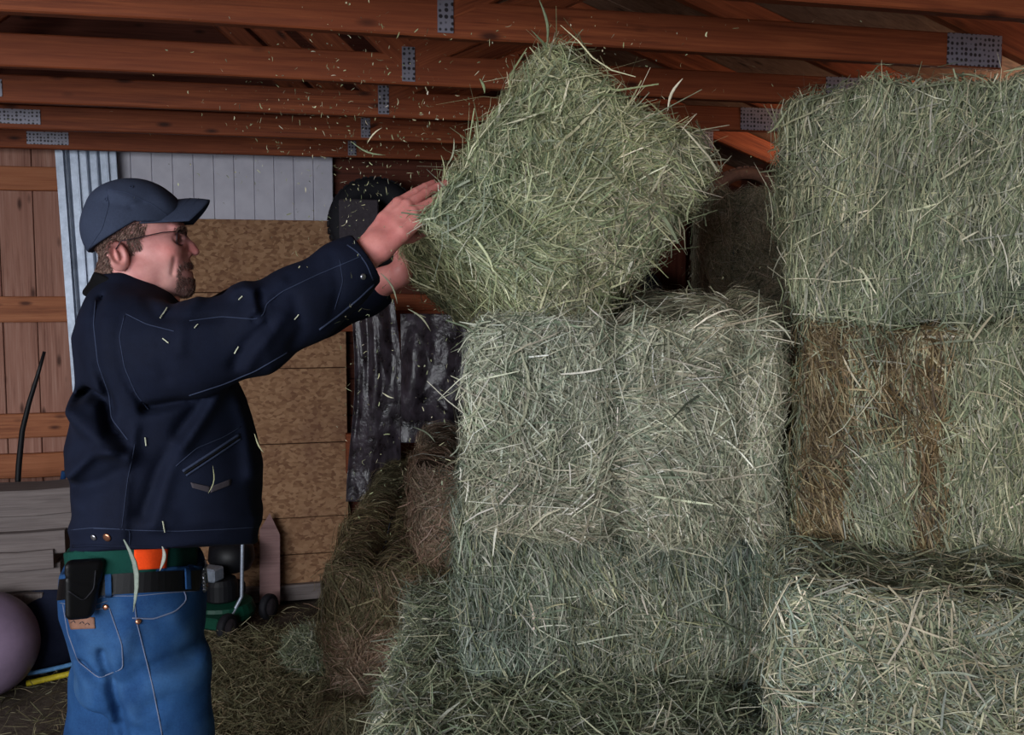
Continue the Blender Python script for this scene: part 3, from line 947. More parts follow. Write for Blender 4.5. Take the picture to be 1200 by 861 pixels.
    # twine: loops sunk in the grooves
    for s in sx:
        pts = []
        hh = h.copy(); n = 16
        path = []
        for y in np.linspace(-h[1], h[1], n): path.append((s, y, h[2]))
        for z in np.linspace(h[2], -h[2], 8): path.append((s, h[1], z))
        for y in np.linspace(h[1], -h[1], n): path.append((s, y, -h[2]))
        for z in np.linspace(-h[2], h[2], 8): path.append((s, -h[1], z))
        q, _ = surf(np.array(path), np.full(len(path), -.003)); q[:,2] += h[2]
        MB().tube(q, .0016, 5, closed=True).build('twine', M['twine'], o, smooth=True)
    del o['_h']
    return o

def place(o, corner_xy, z, ang, W_, L_):
    """corner_xy: world xy of the front-left bottom corner (-X,-Y) ; ang: rotation about z"""
    c, s = math.cos(ang), math.sin(ang)
    lx, ly = W_/2, L_/2
    o.location = (corner_xy[0] + lx*c - ly*s, corner_xy[1] + lx*s + ly*c, z)
    o.rotation_euler = (0, 0, ang)
    return o

ND = 1.3   # density factor
def N_(x): return int(x*ND)
HO = .016
HB = .38
D = math.radians
# --- right stack: long sides toward the camera. Local Y (length) is turned along the face
def long_bale(corner, z, ang, L_, W_, H_, faces, **kw):
    """front-left corner, length running to the right along ang; local -X side is turned to the back"""
    o = hay_bale('hay_bale', W_, L_, H_, faces, **kw)
    # local +X faces the camera: rotate by ang-90deg so local +Y -> direction ang
    a = ang - math.pi/2
    d = np.array([math.cos(ang), math.sin(ang)]); b = np.array([-math.sin(ang), math.cos(ang)])
    c = np.array(corner) + d*L_/2 + b*W_/2
    o.location = (c[0], c[1], z); o.rotation_euler = (0, 0, a)
    return o

G = 'stacked hay bales'
brown = lambda P: .95*((1.3*np.exp(-((P[:,1]+.505)/.05)**4) + .9*np.exp(-((P[:,1]+.40)/.035)**2)*(P[:,2] > -.02) + 1.1*np.exp(-((P[:,1]+.335)/.022)**2)).clip(0, 1))
long_bale((.455, 1.70), 1.52, D(-24), 1.12, .54, .385, {'+x': N_(20000), '-y': N_(4500), '+z': N_(5000), '-x': N_(900), '+y': N_(800)}, pal='green', seed=21, sl=.82,
    label='topmost bale of the right hand stack, green hay beside the flying bale', group=G, core=(112,118,92)).rotation_euler.x = .045
long_bale((.455, 1.69), 1.14, D(-24), 1.12, .54, .38, {'+x': N_(20000), '-y': N_(4500), '+z': N_(2500), '-x': N_(900), '+y': N_(800)}, pal='green', seed=22, sl=.82,
    label='hay bale with brown mouldy stripes, second from the top of the right stack', group=G, patches=[('brown', brown)], core=(96,86,62))
long_bale((.37, 1.44), .757, D(-17), 1.12, .54, .38, {'+x': N_(13000), '-y': N_(4500), '+z': N_(8000), '-x': N_(600), '+y': N_(600)}, pal='straw', seed=23,
    label='pale speckled hay bale jutting out at the bottom right corner', group=G, side_style={'+x': 'mix', '+z': 'mix'}, core=(104,104,84), patches=[('cool', lambda P: .5+0*P[:,0]), ('green', lambda P: .4+0*P[:,0])])
long_bale((.37, 1.44), .378, D(-4), 1.12, .64, .38, {'+x': N_(3500), '-y': N_(1500), '+z': N_(5000), '-x': N_(400), '+y': N_(400)}, pal='cool', seed=24,
    label='bale under the pale speckled bale, mostly below the frame', group=G, side_style={'+z': 'mix'})
long_bale((.36, 1.44), .0, D(-4), 1.12, .54, .38, {'+x': N_(1500), '-y': N_(900), '+z': N_(400), '-x': N_(400), '+y': N_(400)}, pal='cool', seed=25,
    label='floor level bale at the foot of the right stack, below the frame', group=G)
# --- middle stack
bm = hay_bale('hay_bale', .545, 1.1, .375, {'-y': N_(12000), '-x': N_(4500), '+z': N_(4500), '+x': N_(900), '-z': N_(1500), '+y': N_(500)}, 'straw', 31,
    'top bale of the middle stack, swirled straw end right under the flying bale', group=G, core=(124,120,98), strings=(-.02, .36), flyaway=.07)
place(bm, (-.070, 1.76), 1.142, D(-1), .545, 1.1)
long_bale((-.10, 2.0), .757, D(3), 1.08, .54, .385, {'+x': N_(13000), '-y': N_(4500), '+z': N_(2000), '-x': N_(600), '+y': N_(600)}, pal='cool', seed=32,
    label='bluish green bale in the middle stack, second from the top', group=G, core=(96,108,88), patches=[('green', lambda P: .22+0*P[:,0])])
b2 = hay_bale('hay_bale', .70, 1.14, .378, {'-y': N_(4000), '-x': N_(5500), '+z': N_(13000), '+x': N_(600), '+y': N_(500)}, 'cool', 33,
    'low bale sticking out of the middle stack, its top strewn with loose hay', group=G, side_style={'+z': 'mix'}, core=(92,104,86), bulge=.018, patches=[('straw', lambda P: .45+0*P[:,0])])
place(b2, (-.225, 1.60), .378, D(4), .70, 1.14)
b3 = hay_bale('hay_bale', .56, 1.14, .378, {'-y': N_(2000), '-x': N_(3000), '+z': N_(600), '+x': N_(400), '+y': N_(400)}, 'cool', 34,
    'floor level bale under the middle stack, below the frame', group=G)
place(b3, (-.22, 1.62), 0, D(3), .56, 1.14)
# --- left behind
b4 = hay_bale('hay_bale', .52, .95, .29, {'-y': N_(6500), '-x': N_(3500), '+z': N_(2500), '+x': N_(600), '+y': N_(400)}, 'pink', 35,
    'pinkish brown bale tucked behind the left side of the middle stack', group=G, core=(116,98,82), strings=(-.25,.25), flyaway=.08,
    patches=[('cool', lambda P: .8/(1+np.exp(-(P[:,0]+.12)*40)))])
place(b4, (-.285, 2.86), .757, D(3), .52, .95)
b5 = hay_bale('hay_bale', .56, 1.1, .378, {'-y': N_(8000), '-x': N_(7000), '+z': N_(5000), '+x': N_(300), '+y': N_(400)}, 'pink', 36,
    'brown weathered bale at the left end of the stack, nearest the open floor', group=G, core=(104,86,66), strings=(-.25,.25), flyaway=.10,
    patches=[('dull', lambda P: .85*(P[:,2] > .03)), ('dull', lambda P: .8*(P[:,0] < -.24))], bulge=.022, rr=.07)
place(b5, (-.53, 2.84), .378, D(2), .56, 1.1)
b6 = hay_bale('hay_bale', .58, 1.12, .378, {'-y': N_(6000), '-x': N_(5000), '+z': N_(1500), '+x': N_(300), '+y': N_(400)}, 'dull', 37,
    'brownish bale on the floor under the weathered left end bale', group=G, core=(96,82,62), strings=(-.25,.25), flyaway=.10,
    patches=[('pink', lambda P: .6*(P[:,0] > -.1))], bulge=.022, rr=.07)
place(b6, (-.55, 2.80), 0, D(1), .58, 1.12)
for z, lab in ((.378, 'dark rounded bale at the far left of the stack, against the back wall'), (0, 'floor level bale of the far left column against the back wall')):
    o = hay_bale('hay_bale', .58, 1.08, .36, {'-y': N_(900), '-x': N_(3000), '+z': N_(3500 if z else 300), '+x': N_(200), '+y': N_(200)}, 'dull', 70+int(z*10), lab, group=G, core=(92,86,62), strings=(), rr=.09, flyaway=.1)
    place(o, (-.60, 3.98), z, D(2), .58, 1.08)
# --- dark bales at the back right (a column from the floor)
for i, z in enumerate((0, .38, .76, 1.14, 1.52)):
    top = i >= 3
    o = hay_bale('hay_bale', .50, .92, .38, {'-y': N_(6000 if top else 500), '-x': N_(3500 if top else 400), '+z': N_(3000 if i == 4 else 200), '+x': N_(200)}, 'straw' if top else 'dull', 60+i,
        ('dark green bale at the back, seen between the flying bale and the right stack' if i == 4 else
         'dark bale directly under the top bale of the rear column' if i == 3 else 'hidden %s bale in the rear column behind the stacks' % ('floor level', 'second', 'third')[i]),
        group=G, core=(84,90,66))
    place(o, (.70, 3.72), z, D(-7), .50, .92)

# --- the flying bale
def flying():
    Wd, Ld, Hd = .475, .92, .405
    o = hay_bale('hay_bale', Wd, Ld, Hd, {'-y': N_(14000), '-x': N_(3500), '+z': N_(3500), '+x': N_(4500), '-z': N_(6500), '+y': N_(900)}, 'fresh', 77,
        'tossed hay bale in mid air, tilted and shedding straw, pushed by the man', core=(140,142,102), strings=(-.16, .24), flyaway=.11, bulge=.014, rr=.045, sl=1.25,
        patches=[('straw', lambda P: .4*(P[:,2] < -.1))])
    ctr = at(662, 224, 2.0)
    phi = D(52)      # screen angle of the wide axis
    e1 = Vector((math.cos(phi), 0, math.sin(phi))); e2 = Vector((math.sin(phi), 0, -math.cos(phi)))  # A->B, A->D
    # lean the front face back: its upper right edge goes away from the camera
    lean = D(9)
    e1 = (e1*math.cos(lean) + Vector((0,1,0))*math.sin(lean)).normalized()
    n = e1.cross(e2)   # points along +-Y
    if n.y < 0: n = -n
    # local X = e1? string direction is e2 (local Z), length along n
    X = e1; Y = n; Z = X.cross(Y)
    Mx = Matrix((X, Y, Z)).transposed().to_4x4()
    c = Vector(ctr) + Y*(Ld/2) - Z*(Hd/2)
    o.matrix_world = Matrix.Translation(c) @ Mx
    return o
FLY = flying()

# ------------------------------------------------------------------ loose hay
def loose(name, n, posf, pal, label, cat, seed, kind='stuff', lmin=.03, lmax=.16, flat=.35, wd=.0022, parent=None):
    r = np.random.RandomState(seed)
    P = posf(r, n); th = r.uniform(0, 2*math.pi, n); el = r.normal(0, flat, n)
    Dv = np.stack([np.cos(th)*np.cos(el), np.sin(th)*np.cos(el), np.sin(el)], 1)
    ln = r.uniform(lmin, lmax, n)*r.uniform(.5, 1, n); k = 4; t = np.linspace(-.5,.5,k)
    S = np.cross(Dv, r.normal(size=(n,3))); S /= np.linalg.norm(S, axis=1)[:,None]
    pts = P[:,None]+Dv[:,None]*(ln[:,None]*t)[...,None]+S[:,None]*((r.normal(0,.5,n)[:,None])*ln[:,None]*(t**2)*1.2)[...,None]
    nn = r.normal(size=(n,3)) + np.array([0,-.6,1.2]); nn /= np.linalg.norm(nn, axis=1)[:,None]
    v, f = ribbon(pts, nn, r.gamma(4, wd/4, n).clip(.0008, .006))
    o = mesh_np(name, v, f, M['hay'], parent, smooth=False, colors=np.repeat(pick(pal, n, r), k*2, 0))
    return tag(o, label, cat, kind=kind)

def floor_pos(r, n):
    # strewn over the open floor between the man and the stack
    u = r.uniform(-2.6, 1.0, n); v = r.uniform(2.3, 5.0, n)
    p = u[:,None]*BU + v[:,None]*BV
    q = np.stack([r.normal(-.95, .28, n), r.uniform(3.3, 4.5, n), np.zeros(n)], 1)
    m = r.rand(n) < .62; p[m] = q[m]
    p[:,2] = np.abs(r.normal(0, .014, n)) + .004 + .02*m*r.rand(n)
    return p
loose('loose_hay', N_(16000), floor_pos, 'dull', 'loose hay and chaff strewn over the dirt floor between the man and the stack', 'loose hay', 91)
def clump_pos(r, n):
    c = at(368, 745, 4.0); d = r.normal(size=(n,3)); d /= np.linalg.norm(d, axis=1)[:,None]
    return np.array([c[0], 4.05, .09]) + d*np.array([.14,.13,.11])*r.rand(n,1)**.4
loose('hay_clump', N_(3500), clump_pos, 'green', 'small clump of greener hay on the floor at the foot of the stack', 'hay clump', 92, flat=.6, kind=None)
# wisps hanging over the ledges
def ledge1(r, n):
    p = np.stack([r.uniform(-.24, .42, n), r.uniform(1.60, 2.0, n), r.uniform(.755, .80, n)], 1); m = r.rand(n) < .25; p[m, 0] = r.uniform(-.26, -.08, m.sum()); p[m, 1] = r.uniform(1.9, 2.7, m.sum()); return p
loose('fallen_hay', N_(5000), ledge1, 'green', 'loose wisps lying on the low middle bale', 'loose hay', 93, flat=.45, wd=.0018)

# airborne chaff
def chaff_pos(r, n):
    px = np.concatenate([r.normal(420, 90, int(n*.35)), r.uniform(395, 560, int(n*.3)), r.normal(600, 170, n-int(n*.35)-int(n*.3))])
    py = np.concatenate([r.normal(150, 70, int(n*.35)), r.uniform(150, 640, int(n*.3)), r.uniform(20, 330, n-int(n*.35)-int(n*.3))])
    Y = r.uniform(1.7, 2.6, n)
    return np.array([at(a, b, y) for a, b, y in zip(px, py, Y)])
loose('airborne_chaff', 1700, chaff_pos, 'fresh', 'fine chaff and straw bits flying through the air around the tossed bale', 'flying chaff', 94, lmin=.003, lmax=.016, flat=1.0, wd=.0013)
# larger stalks, each its own thing
ST = [(145,632,157,716,1.90,.011,'cool','wide pale blade of hay falling in front of the belt'),
      (190,640,188,668,1.86,.008,'cool','short green blade of hay falling beside the orange cloth'),
      (412,166,452,182,2.1,.004,'fresh','straight pale stalk flying above the hand'),
      (430,168,448,150,2.15,.0035,'fresh','short slanting stalk flying under the lowest beam'),
      (562,92,568,110,2.0,.006,'fresh','broad seed leaf flying left of the bale top'),
      (517,182,518,216,2.0,.0035,'fresh','upright stalk just above the fingertips'),
      (524,194,532,162,2.05,.004,'fresh','stalk tilting right beside the upper left edge of the bale'),
      (632,0,640,58,2.0,.006,'fresh','long stalk rising out of the top of the frame above the bale'),
      (446,320,466,356,1.95,.004,'straw','bent stalk dropping from the cuff'),
      (478,362,505,388,2.0,.004,'straw','stalk falling below the lower left of the bale'),
      (510,518,484,500,2.3,.004,'straw','tawny stalk falling in front of the plastic film'),
      (448,460,462,466,2.2,.0035,'straw','small stalk falling in front of the plastic folds'),
      (298,508,310,530,1.85,.003,'fresh','thin stalk caught on the jacket front'),
      (244,578,250,545,1.83,.002,'fresh','hair thin stem stuck across the jacket pocket'),
      (800,92,782,130,2.0,.006,'fresh','broad stalk sticking up right of the bale top'),
      (806,262,814,230,2.0,.005,'fresh','pale blade dropping off the right side of the flying bale'),
      (566,470,540,494,1.7,.004,'fresh','white stalk lying loose on the middle bale')]
for i, (x0, y0, x1, y1, Y, w_, pal, lab) in enumerate(ST):
    r = np.random.RandomState(300+i)
    a, b = at(x0, y0, Y), at(x1, y1, Y); k = 7; t = np.linspace(0,1,k)[:,None]
    P = (a*(1-t)+b*t)
    side = np.cross(b-a, [0,1,0]); P = P + side*(.10*np.sin(t*math.pi))*r.choice([-1,1])
    P[:,1] += .004*np.sin(t[:,0]*5)
    # a real blade: flattened lens section with thickness
    n = 6; vs = []; fs = []
    T = (b-a)/np.linalg.norm(b-a); S = np.cross(T, [0,1,0]); S /= np.linalg.norm(S)
    pr = np.sin(np.linspace(.25, math.pi-.12, k))*.5
    for j in range(k):
        for q in range(n):
            an = 2*math.pi*q/n; vs.append(P[j] + S*math.cos(an)*w_*pr[j] + np.array([0,1,0])*math.sin(an)*w_*.18*pr[j])
    for j in range(k-1):
        for q in range(n): fs.append([j*n+q, j*n+(q+1)%n, (j+1)*n+(q+1)%n, (j+1)*n+q])
    fs.append(list(range(n))[::-1]); fs.append([(k-1)*n+q for q in range(n)])
    c = pick(pal, 1, r)[0]*1.1
    o = mesh_np('hay_stalk', np.array(vs), fs, M['hay'], smooth=True, colors=np.tile(c, (len(vs),1)))
    tag(o, lab, 'hay stalk', 'single stalks flying off the bale')
# ------------------------------------------------------------------ the man
TH = math.radians(14)
FV = np.array([math.cos(TH), math.sin(TH), 0]); LV = np.array([-math.sin(TH), math.cos(TH), 0])
_b = at(190, 700, 2.15); BASE = np.array([_b[0], _b[1], 0.0])
def PL(px, py, w=0.0):
    """pixel -> man's own frame (u forward, w away from the camera side, z up) on the plane w = const"""
    d = ray(px, py); t = ((BASE-CAM) @ LV + w) / (d @ LV); p = CAM + d*t - BASE
    return np.array([p @ FV, w, p[2]])
def PZ(py, px=190): return PL(px, py)[2]
def PN(py, px=190): return PL(px, py, -.19)[2]
def ZL(py, Y):
    """a hem: rides up at the sides of the body, sags at the front and the back"""
    return PZ(py) + (PN(py)-PZ(py))*np.minimum(1, np.abs(Y)/.19)**1.3
def prof(rows, w=0.0):
    """rows of (py, x_left, x_right, halfwidth) -> arrays over z: centre u, half depth, half width"""
    z = []; cu = []; a = []; b = []
    for (py, xl, xr, hw) in rows:
        l = PL(xl, py, w); r = PL(xr, py, w); z.append((l[2]+r[2])/2); cu.append((l[0]+r[0])/2); a.append((r[0]-l[0])/2); b.append(hw)
    i = np.argsort(z); return [np.array(q)[i] for q in (z, cu, a, b)]
def loft(X, Y, Z, P, n=2.4, yc=0.0):
    z, cu, a, b = P
    c = np.interp(Z, z, cu); A = np.interp(Z, z, a); Bq = np.interp(Z, z, b)
    q = (np.abs((X-c)/A)**n + np.abs((Y-yc)/Bq)**n)**(1/n)
    return (q-1)*np.minimum(A, Bq)*.9

person = None
# ---- head: skin
HW = 0.0
def nosept(px, py): return PL(px, py)
def head_field(X, Y, Z):
    cr = PL(157, 262); brow = PL(196, 276)
    Xs = X
    d = ell(X, Y, Z, (cr[0]-.002, 0, cr[2]+.004), (.096, .076, .084), .12)                     # skull
    f = PL(184, 300); d = smin(d, ell(X, Y, Z, (f[0], 0, f[2]), (.066, .064, .084), -.05), .02)  # face mass
    j = PL(192, 326); d = smin(d, ell(X, Y, Z, (j[0], 0, j[2]), (.058, .054, .040), .18), .022)  # jaw
    for s in (-1, 1):
        jc = PL(165, 322); d = smin(d, ell(X, Y, Z, (jc[0], s*.052, jc[2]), (.034, .020, .030)), .02)
        ck = PL(200, 297); d = smin(d, ell(X, Y, Z, (ck[0], s*.040, ck[2]), (.024, .024, .022)), .014)  # cheeks
    ch = PL(217, 336); d = smin(d, ell(X, Y, Z, (ch[0]+.0, 0, ch[2]), (.018, .028, .022)), .014)         # chin
    br = PL(210, 268); d = smin(d, ell(X, Y, Z, (br[0]-.006, 0, br[2]), (.018, .050, .013)), .012)     # brow ridge
    for s in (-1, 1):
        e = PL(207, 281); d = smax(d, -ell(X, Y, Z, (e[0]+.010, s*.032, e[2]), (.017, .019, .012)), .008)  # eye sockets
        e2 = PL(203, 280.5); d = smin(d, ell(X, Y, Z, (e2[0]+.000, s*.031, e2[2]), (.0130, .0145, .0120)), .003)
    # nose
    n0, n1, n2 = PL(212, 275), PL(226, 289), PL(228, 294)
    d = smin(d, cone(X, Y, Z, (n0[0]-.003, 0, n0[2]), (n1[0]-.004, 0, n1[2]), .0075, .0105), .008)
    d = smin(d, ell(X, Y, Z, (n2[0]-.002, 0, n2[2]), (.0125, .0115, .0095), -.3), .006)
    for s in (-1, 1):
        a = PL(219, 298); d = smin(d, ell(X, Y, Z, (a[0], s*.0125, a[2]), (.010, .0065, .0075)), .004)
        a = PL(221.5, 301.5); d = smax(d, -ell(X, Y, Z, (a[0], s*.0068, a[2]), (.005, .0032, .004)), .002)
    # lips
    u_, l_ = PL(217.5, 313), PL(216.5, 320.5)
    d = smin(d, ell(X, Y, Z, (u_[0], 0, u_[2]), (.0125, .026, .0072)), .005)
    d = smin(d, ell(X, Y, Z, (l_[0], 0, l_[2]), (.0125, .023, .0072)), .004)
    m = PL(222, 317); d = smax(d, -ell(X, Y, Z, (m[0]+.004, 0, m[2]), (.014, .028, .0013)), .003)
    # smile fold
    for s in (-1, 1):
        a, b = PL(207, 303), PL(204, 321)
        d = d + .0028*np.exp(-(seg2(X, Z, (a[0], a[2]), (b[0], b[2]))[0]/.0045)**2)*(np.sign(Y) == s)
    # neck
    a, b = PL(150, 318), PL(138, 372)
    d = smin(d, cone(X, Y, Z, (a[0], 0, a[2]), (b[0], 0, b[2]), .058, .066), .022)
    # ears
    for s in (-1, 1):
        a = PL(143, 301)
        x, y, z = X-a[0], (Y-s*.078), Z-a[2]
        cs, sn = math.cos(.30), math.sin(.30); x2 = x*cs+z*sn; z2 = -x*sn+z*cs
        y2 = y*s - (-x2)*.35
        e = ell(x2, y2, z2, (0, 0, 0), (.0215, .0090, .032))
        e = smax(e, -ell(x2, y2, z2, (.003, .007, .003), (.0125, .007, .020)), .004)
        e = smin(e, ell(x2, y2, z2, (.001, .003, .002), (.004, .004, .012)), .003)
        d = smin(d, e, .006)
    return d
print('head')
c0 = PL(160, 290)
HV, HQ = surface_nets(head_field, (c0[0]-.15, -.11, PL(150, 372)[2]), (c0[0]+.15, .11, c0[2]+.16), .0024)

def tint_head(V):
    C = np.ones((len(V), 3)); 
    def blob(p, r, col, k):
        nonlocal C
        g = np.exp(-(((V[:,0]-p[0])/r[0])**2 + ((np.abs(V[:,1])-abs(p[1]))/r[1])**2 + ((V[:,2]-p[2])/r[2])**2))[:,None]*k
        C = C*(1-g) + np.array(col)*g
    p = PL(200, 296); blob((p[0], .05, p[2]), (.026, .03, .018), (1.04, .74, .72), .8)
    p = PL(227, 293); blob((p[0], 0, p[2]), (.016, .02, .014), (1.1, .78, .78), .8)
    p = PL(219, 317); blob((p[0], 0, p[2]), (.012, .026, .009), (.92, .60, .62), .8)
    p = PL(143, 301); blob((p[0], .08, p[2]), (.022, .02, .03), (1.05, .80, .76), .6)
    p = PL(145, 335); blob((p[0], .04, p[2]), (.05, .06, .03), (1.05, .78, .74), .6)
    return C

# ---- arms, hands
def unit(v): v = np.array(v, float); return v/np.linalg.norm(v)
RA = [(PL(168, 398, -.17), .085), (PL(235, 402, -.21), .07), (PL(300, 386, -.215), .058), (PL(370, 346, -.19), .05), (PL(425, 303, -.165), .031)]
LA = [(PL(180, 390, .17), .085), (PL(235, 378, .21), .07), (PL(290, 352, .24), .058), (PL(400, 352, .24), .048), (PL(462, 326, .22), .031)]

def make_hand(wr, f, dors, pinky, side_curl, spread=.05, scale=1.0, thumb_dir=None, wrist_from=None):
    """returns list of (pts, radii) chains; wr = wrist, f = towards the fingers, dors = back of hand, pinky = little finger side"""
    f, dors, pinky = unit(f), unit(dors), unit(pinky); S = scale
    ch = []
    offs = [-.030, -.010, .010, .028]             # index .. little
    plen = [.092, .094, .088, .080]
    ph = [(.044,.026,.021), (.049,.030,.022), (.045,.027,.021), (.035,.021,.019)]
    rr = [.0095, .0097, .0092, .0082]
    palm = []
    for i in range(4):
        kn = wr + S*(f*plen[i] + pinky*offs[i]*1.05 + dors*(.004 - .003*abs(i-1.2)))
        palm.append(([wr + S*pinky*offs[i]*.55, wr + S*(f*plen[i]*.55 + pinky*offs[i]*.85 + dors*.002), kn], [S*.0185, S*.0165, S*(rr[i]+.0035)]))
        dirn = unit(f + pinky*spread*(i-1.3)); p = kn; pts = [p]; rad = [S*(rr[i]+.002)]
        bend = 0
        for j in range(3):
            bend += side_curl[i][j]
            dv = unit(dirn*math.cos(bend) - dors*math.sin(bend))
            p = p + S*dv*ph[i][j]; pts.append(p); rad.append(S*(rr[i]-.0008*(j+1)))
        ch.append((pts, rad))
    tb = wr + S*(f*.018 - pinky*.026 - dors*.006)
    td = unit(thumb_dir) if thumb_dir is not None else unit(f*.7 - pinky*.55 - dors*.4)
    t1 = tb + S*td*.044; t2 = t1 + S*unit(td*.8+f*.35)*.034; t3 = t2 + S*unit(td*.6+f*.6)*.025
    ch.append(([tb, t1, t2, t3], [S*.0165, S*.0130, S*.0108, S*.0088]))
    return palm, ch

def hand_field(palm, ch, arm):
    def f(X, Y, Z):
        d = None
        for pts, rad in palm:
            e = chain(X, Y, Z, pts, rad, .004); d = e if d is None else smin(d, e, .008)
        for pts, rad in ch[:4]:
            e = chain(X, Y, Z, pts, rad, .002)
            # knuckle swellings
            d = smin(d, e, .0035)
        d = smin(d, chain(X, Y, Z, ch[4][0], ch[4][1], .004), .009)
        e = cone(X, Y, Z, arm[0], arm[1], arm[2], arm[3]); d = smin(d, e, .016)
        return d
    return f

wrR = PL(442, 288, -.185)
fR = unit(PL(484, 243, -.165) - wrR)
UL = unit(np.array([-fR[2], 0, fR[0]]))           # up-left on the picture
Tc = np.array([0, -1.0, 0])
dR = unit(.72*UL + .70*Tc - 0)
dR = unit(dR - fR*(dR@fR)); pR = unit(np.cross(dR, fR))
if pR[1] > 0: pR = -pR
palmR, chR = make_hand(wrR, fR, dR, pR, [(.30,.10,.06), (.30,.10,.05), (.33,.12,.06), (.38,.16,.08)], spread=.025, scale=1.13, thumb_dir=unit(fR*.55 - UL*.75 + np.array([0,.35,0])))
# fingers swing a little flatter than the palm
armR = (PL(400, 322, -.190), wrR, .040, .030)
bb = np.concatenate([np.array(c[0]) for c in palmR+chR] + [np.array([armR[0], armR[1]])])
print('hand')
RV, RQ = surface_nets(hand_field(palmR, chR, armR), bb.min(0)-.03, bb.max(0)+.03, .0020)

wrL = PL(470, 320, .15)
fL = unit(np.array([.10, .62, .55])); dL = unit(np.array([-1.0, .05, .12])); dL = unit(dL - fL*(dL@fL)); pL = unit(np.cross(fL, dL))
if pL[2] > 0: pL = -pL
palmL, chL = make_hand(wrL, fL, dL, pL, [(.1,.25,.15)]*4)
armL = (PL(440, 334, .225), wrL, .040, .027)
bb = np.concatenate([np.array(c[0]) for c in palmL+chL] + [np.array([armL[0], armL[1]])])
LV_, LQ_ = surface_nets(hand_field(palmL, chL, armL), bb.min(0)-.03, bb.max(0)+.03, .0026)

# ---- torso and limbs under the clothes
JR = prof([(318, 116, 166, .060), (330, 110, 190, .085), (342, 101, 207, .125), (352, 97, 216, .165), (368, 92, 228, .200), (395, 88, 246, .220),
           (430, 85, 270, .225), (468, 82, 290, .222), (480, 81, 293, .220), (515, 78, 304, .218), (540, 76, 309, .216), (575, 77, 311, .212), (605, 79, 310, .207), (628, 80, 307, .203), (645, 81, 306, .203)])
PR_ = prof([(640, 76, 236, .168), (660, 73, 236, .170), (690, 69, 239, .176), (710, 68.5, 238, .180), (742, 78, 236, .184), (773, 87, 233, .184), (800, 86, 236, .180), (815, 86, 238, .178)])
zc = PZ(800)
legs = []
for (w_, xs) in ((-.088, [(188, 790), (190, 860)]), (.095, [(140, 800), (134, 861)])):
    h = PL(xs[0][0], xs[0][1], w_); k = PL(xs[1][0], xs[1][1], w_)
    kn = np.array([k[0] + (.02 if w_ < 0 else -.01), w_*1.02, .50]); an = np.array([kn[0] - (.03 if w_ < 0 else .06), w_*1.05, .12])
    legs.append((h, k, kn, an))
def body_field(X, Y, Z):
    d = chain(X, Y, Z, [a[0] for a in RA], [a[1]-.022 for a in RA], .02)
    d = smin(d, chain(X, Y, Z, [a[0] for a in LA], [a[1]-.022 for a in LA], .02), .02)
    Jz, Jc, Ja, Jb = JR
    t = smax(smax(loft(X, Y, Z, (Jz, Jc, np.maximum(Ja-.045, .02), np.maximum(Jb-.04, .02)), 2.2), -(Z-PZ(615)), .02), Z-PZ(345), .02); d = smin(d, t, .04)
    a, b = PL(150, 318), PL(140, 380)
    d = smin(d, cone(X, Y, Z, (a[0], 0, a[2]), (b[0], 0, b[2]), .052, .060), .02)
    Pz, Pc, Pa, Pb = PR_
    d = smin(d, smax(loft(X, Y, Z, (Pz, Pc, Pa-.05, Pb-.05), 2.2), np.abs(Z-PZ(750))-.10, .02), .03)
    for (h, k, kn, an) in legs:
        d = smin(d, chain(X, Y, Z, [h, k, kn, an], [.070, .070, .048, .036], .03), .02)
    return d
print('body')
JR[2] = JR[2] - .006
lo = np.array([-.4, -.42, .08]); hi = np.array([.75, .42, 1.62])
BV_, BQ_ = surface_nets(body_field, lo, hi, .011)
n1, n2, n3 = len(BV_), len(HV), len(RV)
V = np.concatenate([BV_, HV, RV, LV_]); F = np.concatenate([BQ_, HQ+n1, RQ+n1+n2, LQ_+n1+n2+n3])
Cc = np.concatenate([np.ones((n1,3)), tint_head(HV), np.tile([1.02,.84,.82], (n3,1)), np.tile([1.0,.84,.82], (len(LV_),1))])
person = mesh_np('person', V, F, M['skin'], None, True, colors=Cc)
person.location = BASE; person.rotation_euler = (0, 0, TH)
tag(person, 'man in dark cap, navy work jacket and blue jeans, raised arm pushing a bale', 'person')

# ---- jacket
def gz(p): return (p[0], p[2])
def pline(pts, w=-.2): return [gz(PL(x, y, w)) for x, y in pts]
folds = []    # (polyline px, width m, amplitude m (+ ridge, - groove))
def fold(pts, wd, amp): folds.append((pline(pts), wd, amp))
fold([(84,470),(96,462),(118,470),(130,505),(152,520)], .010, -.014)      # big back fold under the shoulder blade
fold([(80,485),(100,500),(128,520),(150,535)], .022, .012)
fold([(78,560),(110,530),(150,520)], .014, .010)
fold([(82,580),(118,566),(150,545)], .016, -.006)
fold([(113,350),(110,380),(116,430),(128,465),(132,480)], .008, -.009)    # yoke crease behind the armhole
fold([(145,372),(140,400),(148,440),(170,476)], .007, -.005)               # armhole seam
fold([(172,478),(220,468),(262,448)], .010, -.012)                         # under the sleeve
fold([(250,455),(215,500),(188,548),(170,600)], .016, -.008)
fold([(262,450),(232,495),(215,520)], .016, .009)
fold([(160,500),(150,560),(145,630)], .010, .004)
fold([(275,460),(290,500),(296,560)], .02, .006)
fold([(90,600),(150,596),(200,604)], .02, .003)
fold([(205,520),(190,570),(180,610)], .018, .006)
sfolds = []
def sfold(pts, wd, amp): sfolds.append((pline(pts, -.25), wd, amp))
sfold([(304,345),(308,366),(298,372)], .008, -.012)
sfold([(330,330),(310,352),(306,372)], .010, .006)
sfold([(275,340),(285,336),(297,342),(300,365)], .014, .014)
sfold([(312,380),(290,400),(275,425)], .012, -.008)
sfold([(330,372),(300,410),(290,430)], .014, .007)
sfold([(345,350),(352,385),(342,405)], .012, -.005)
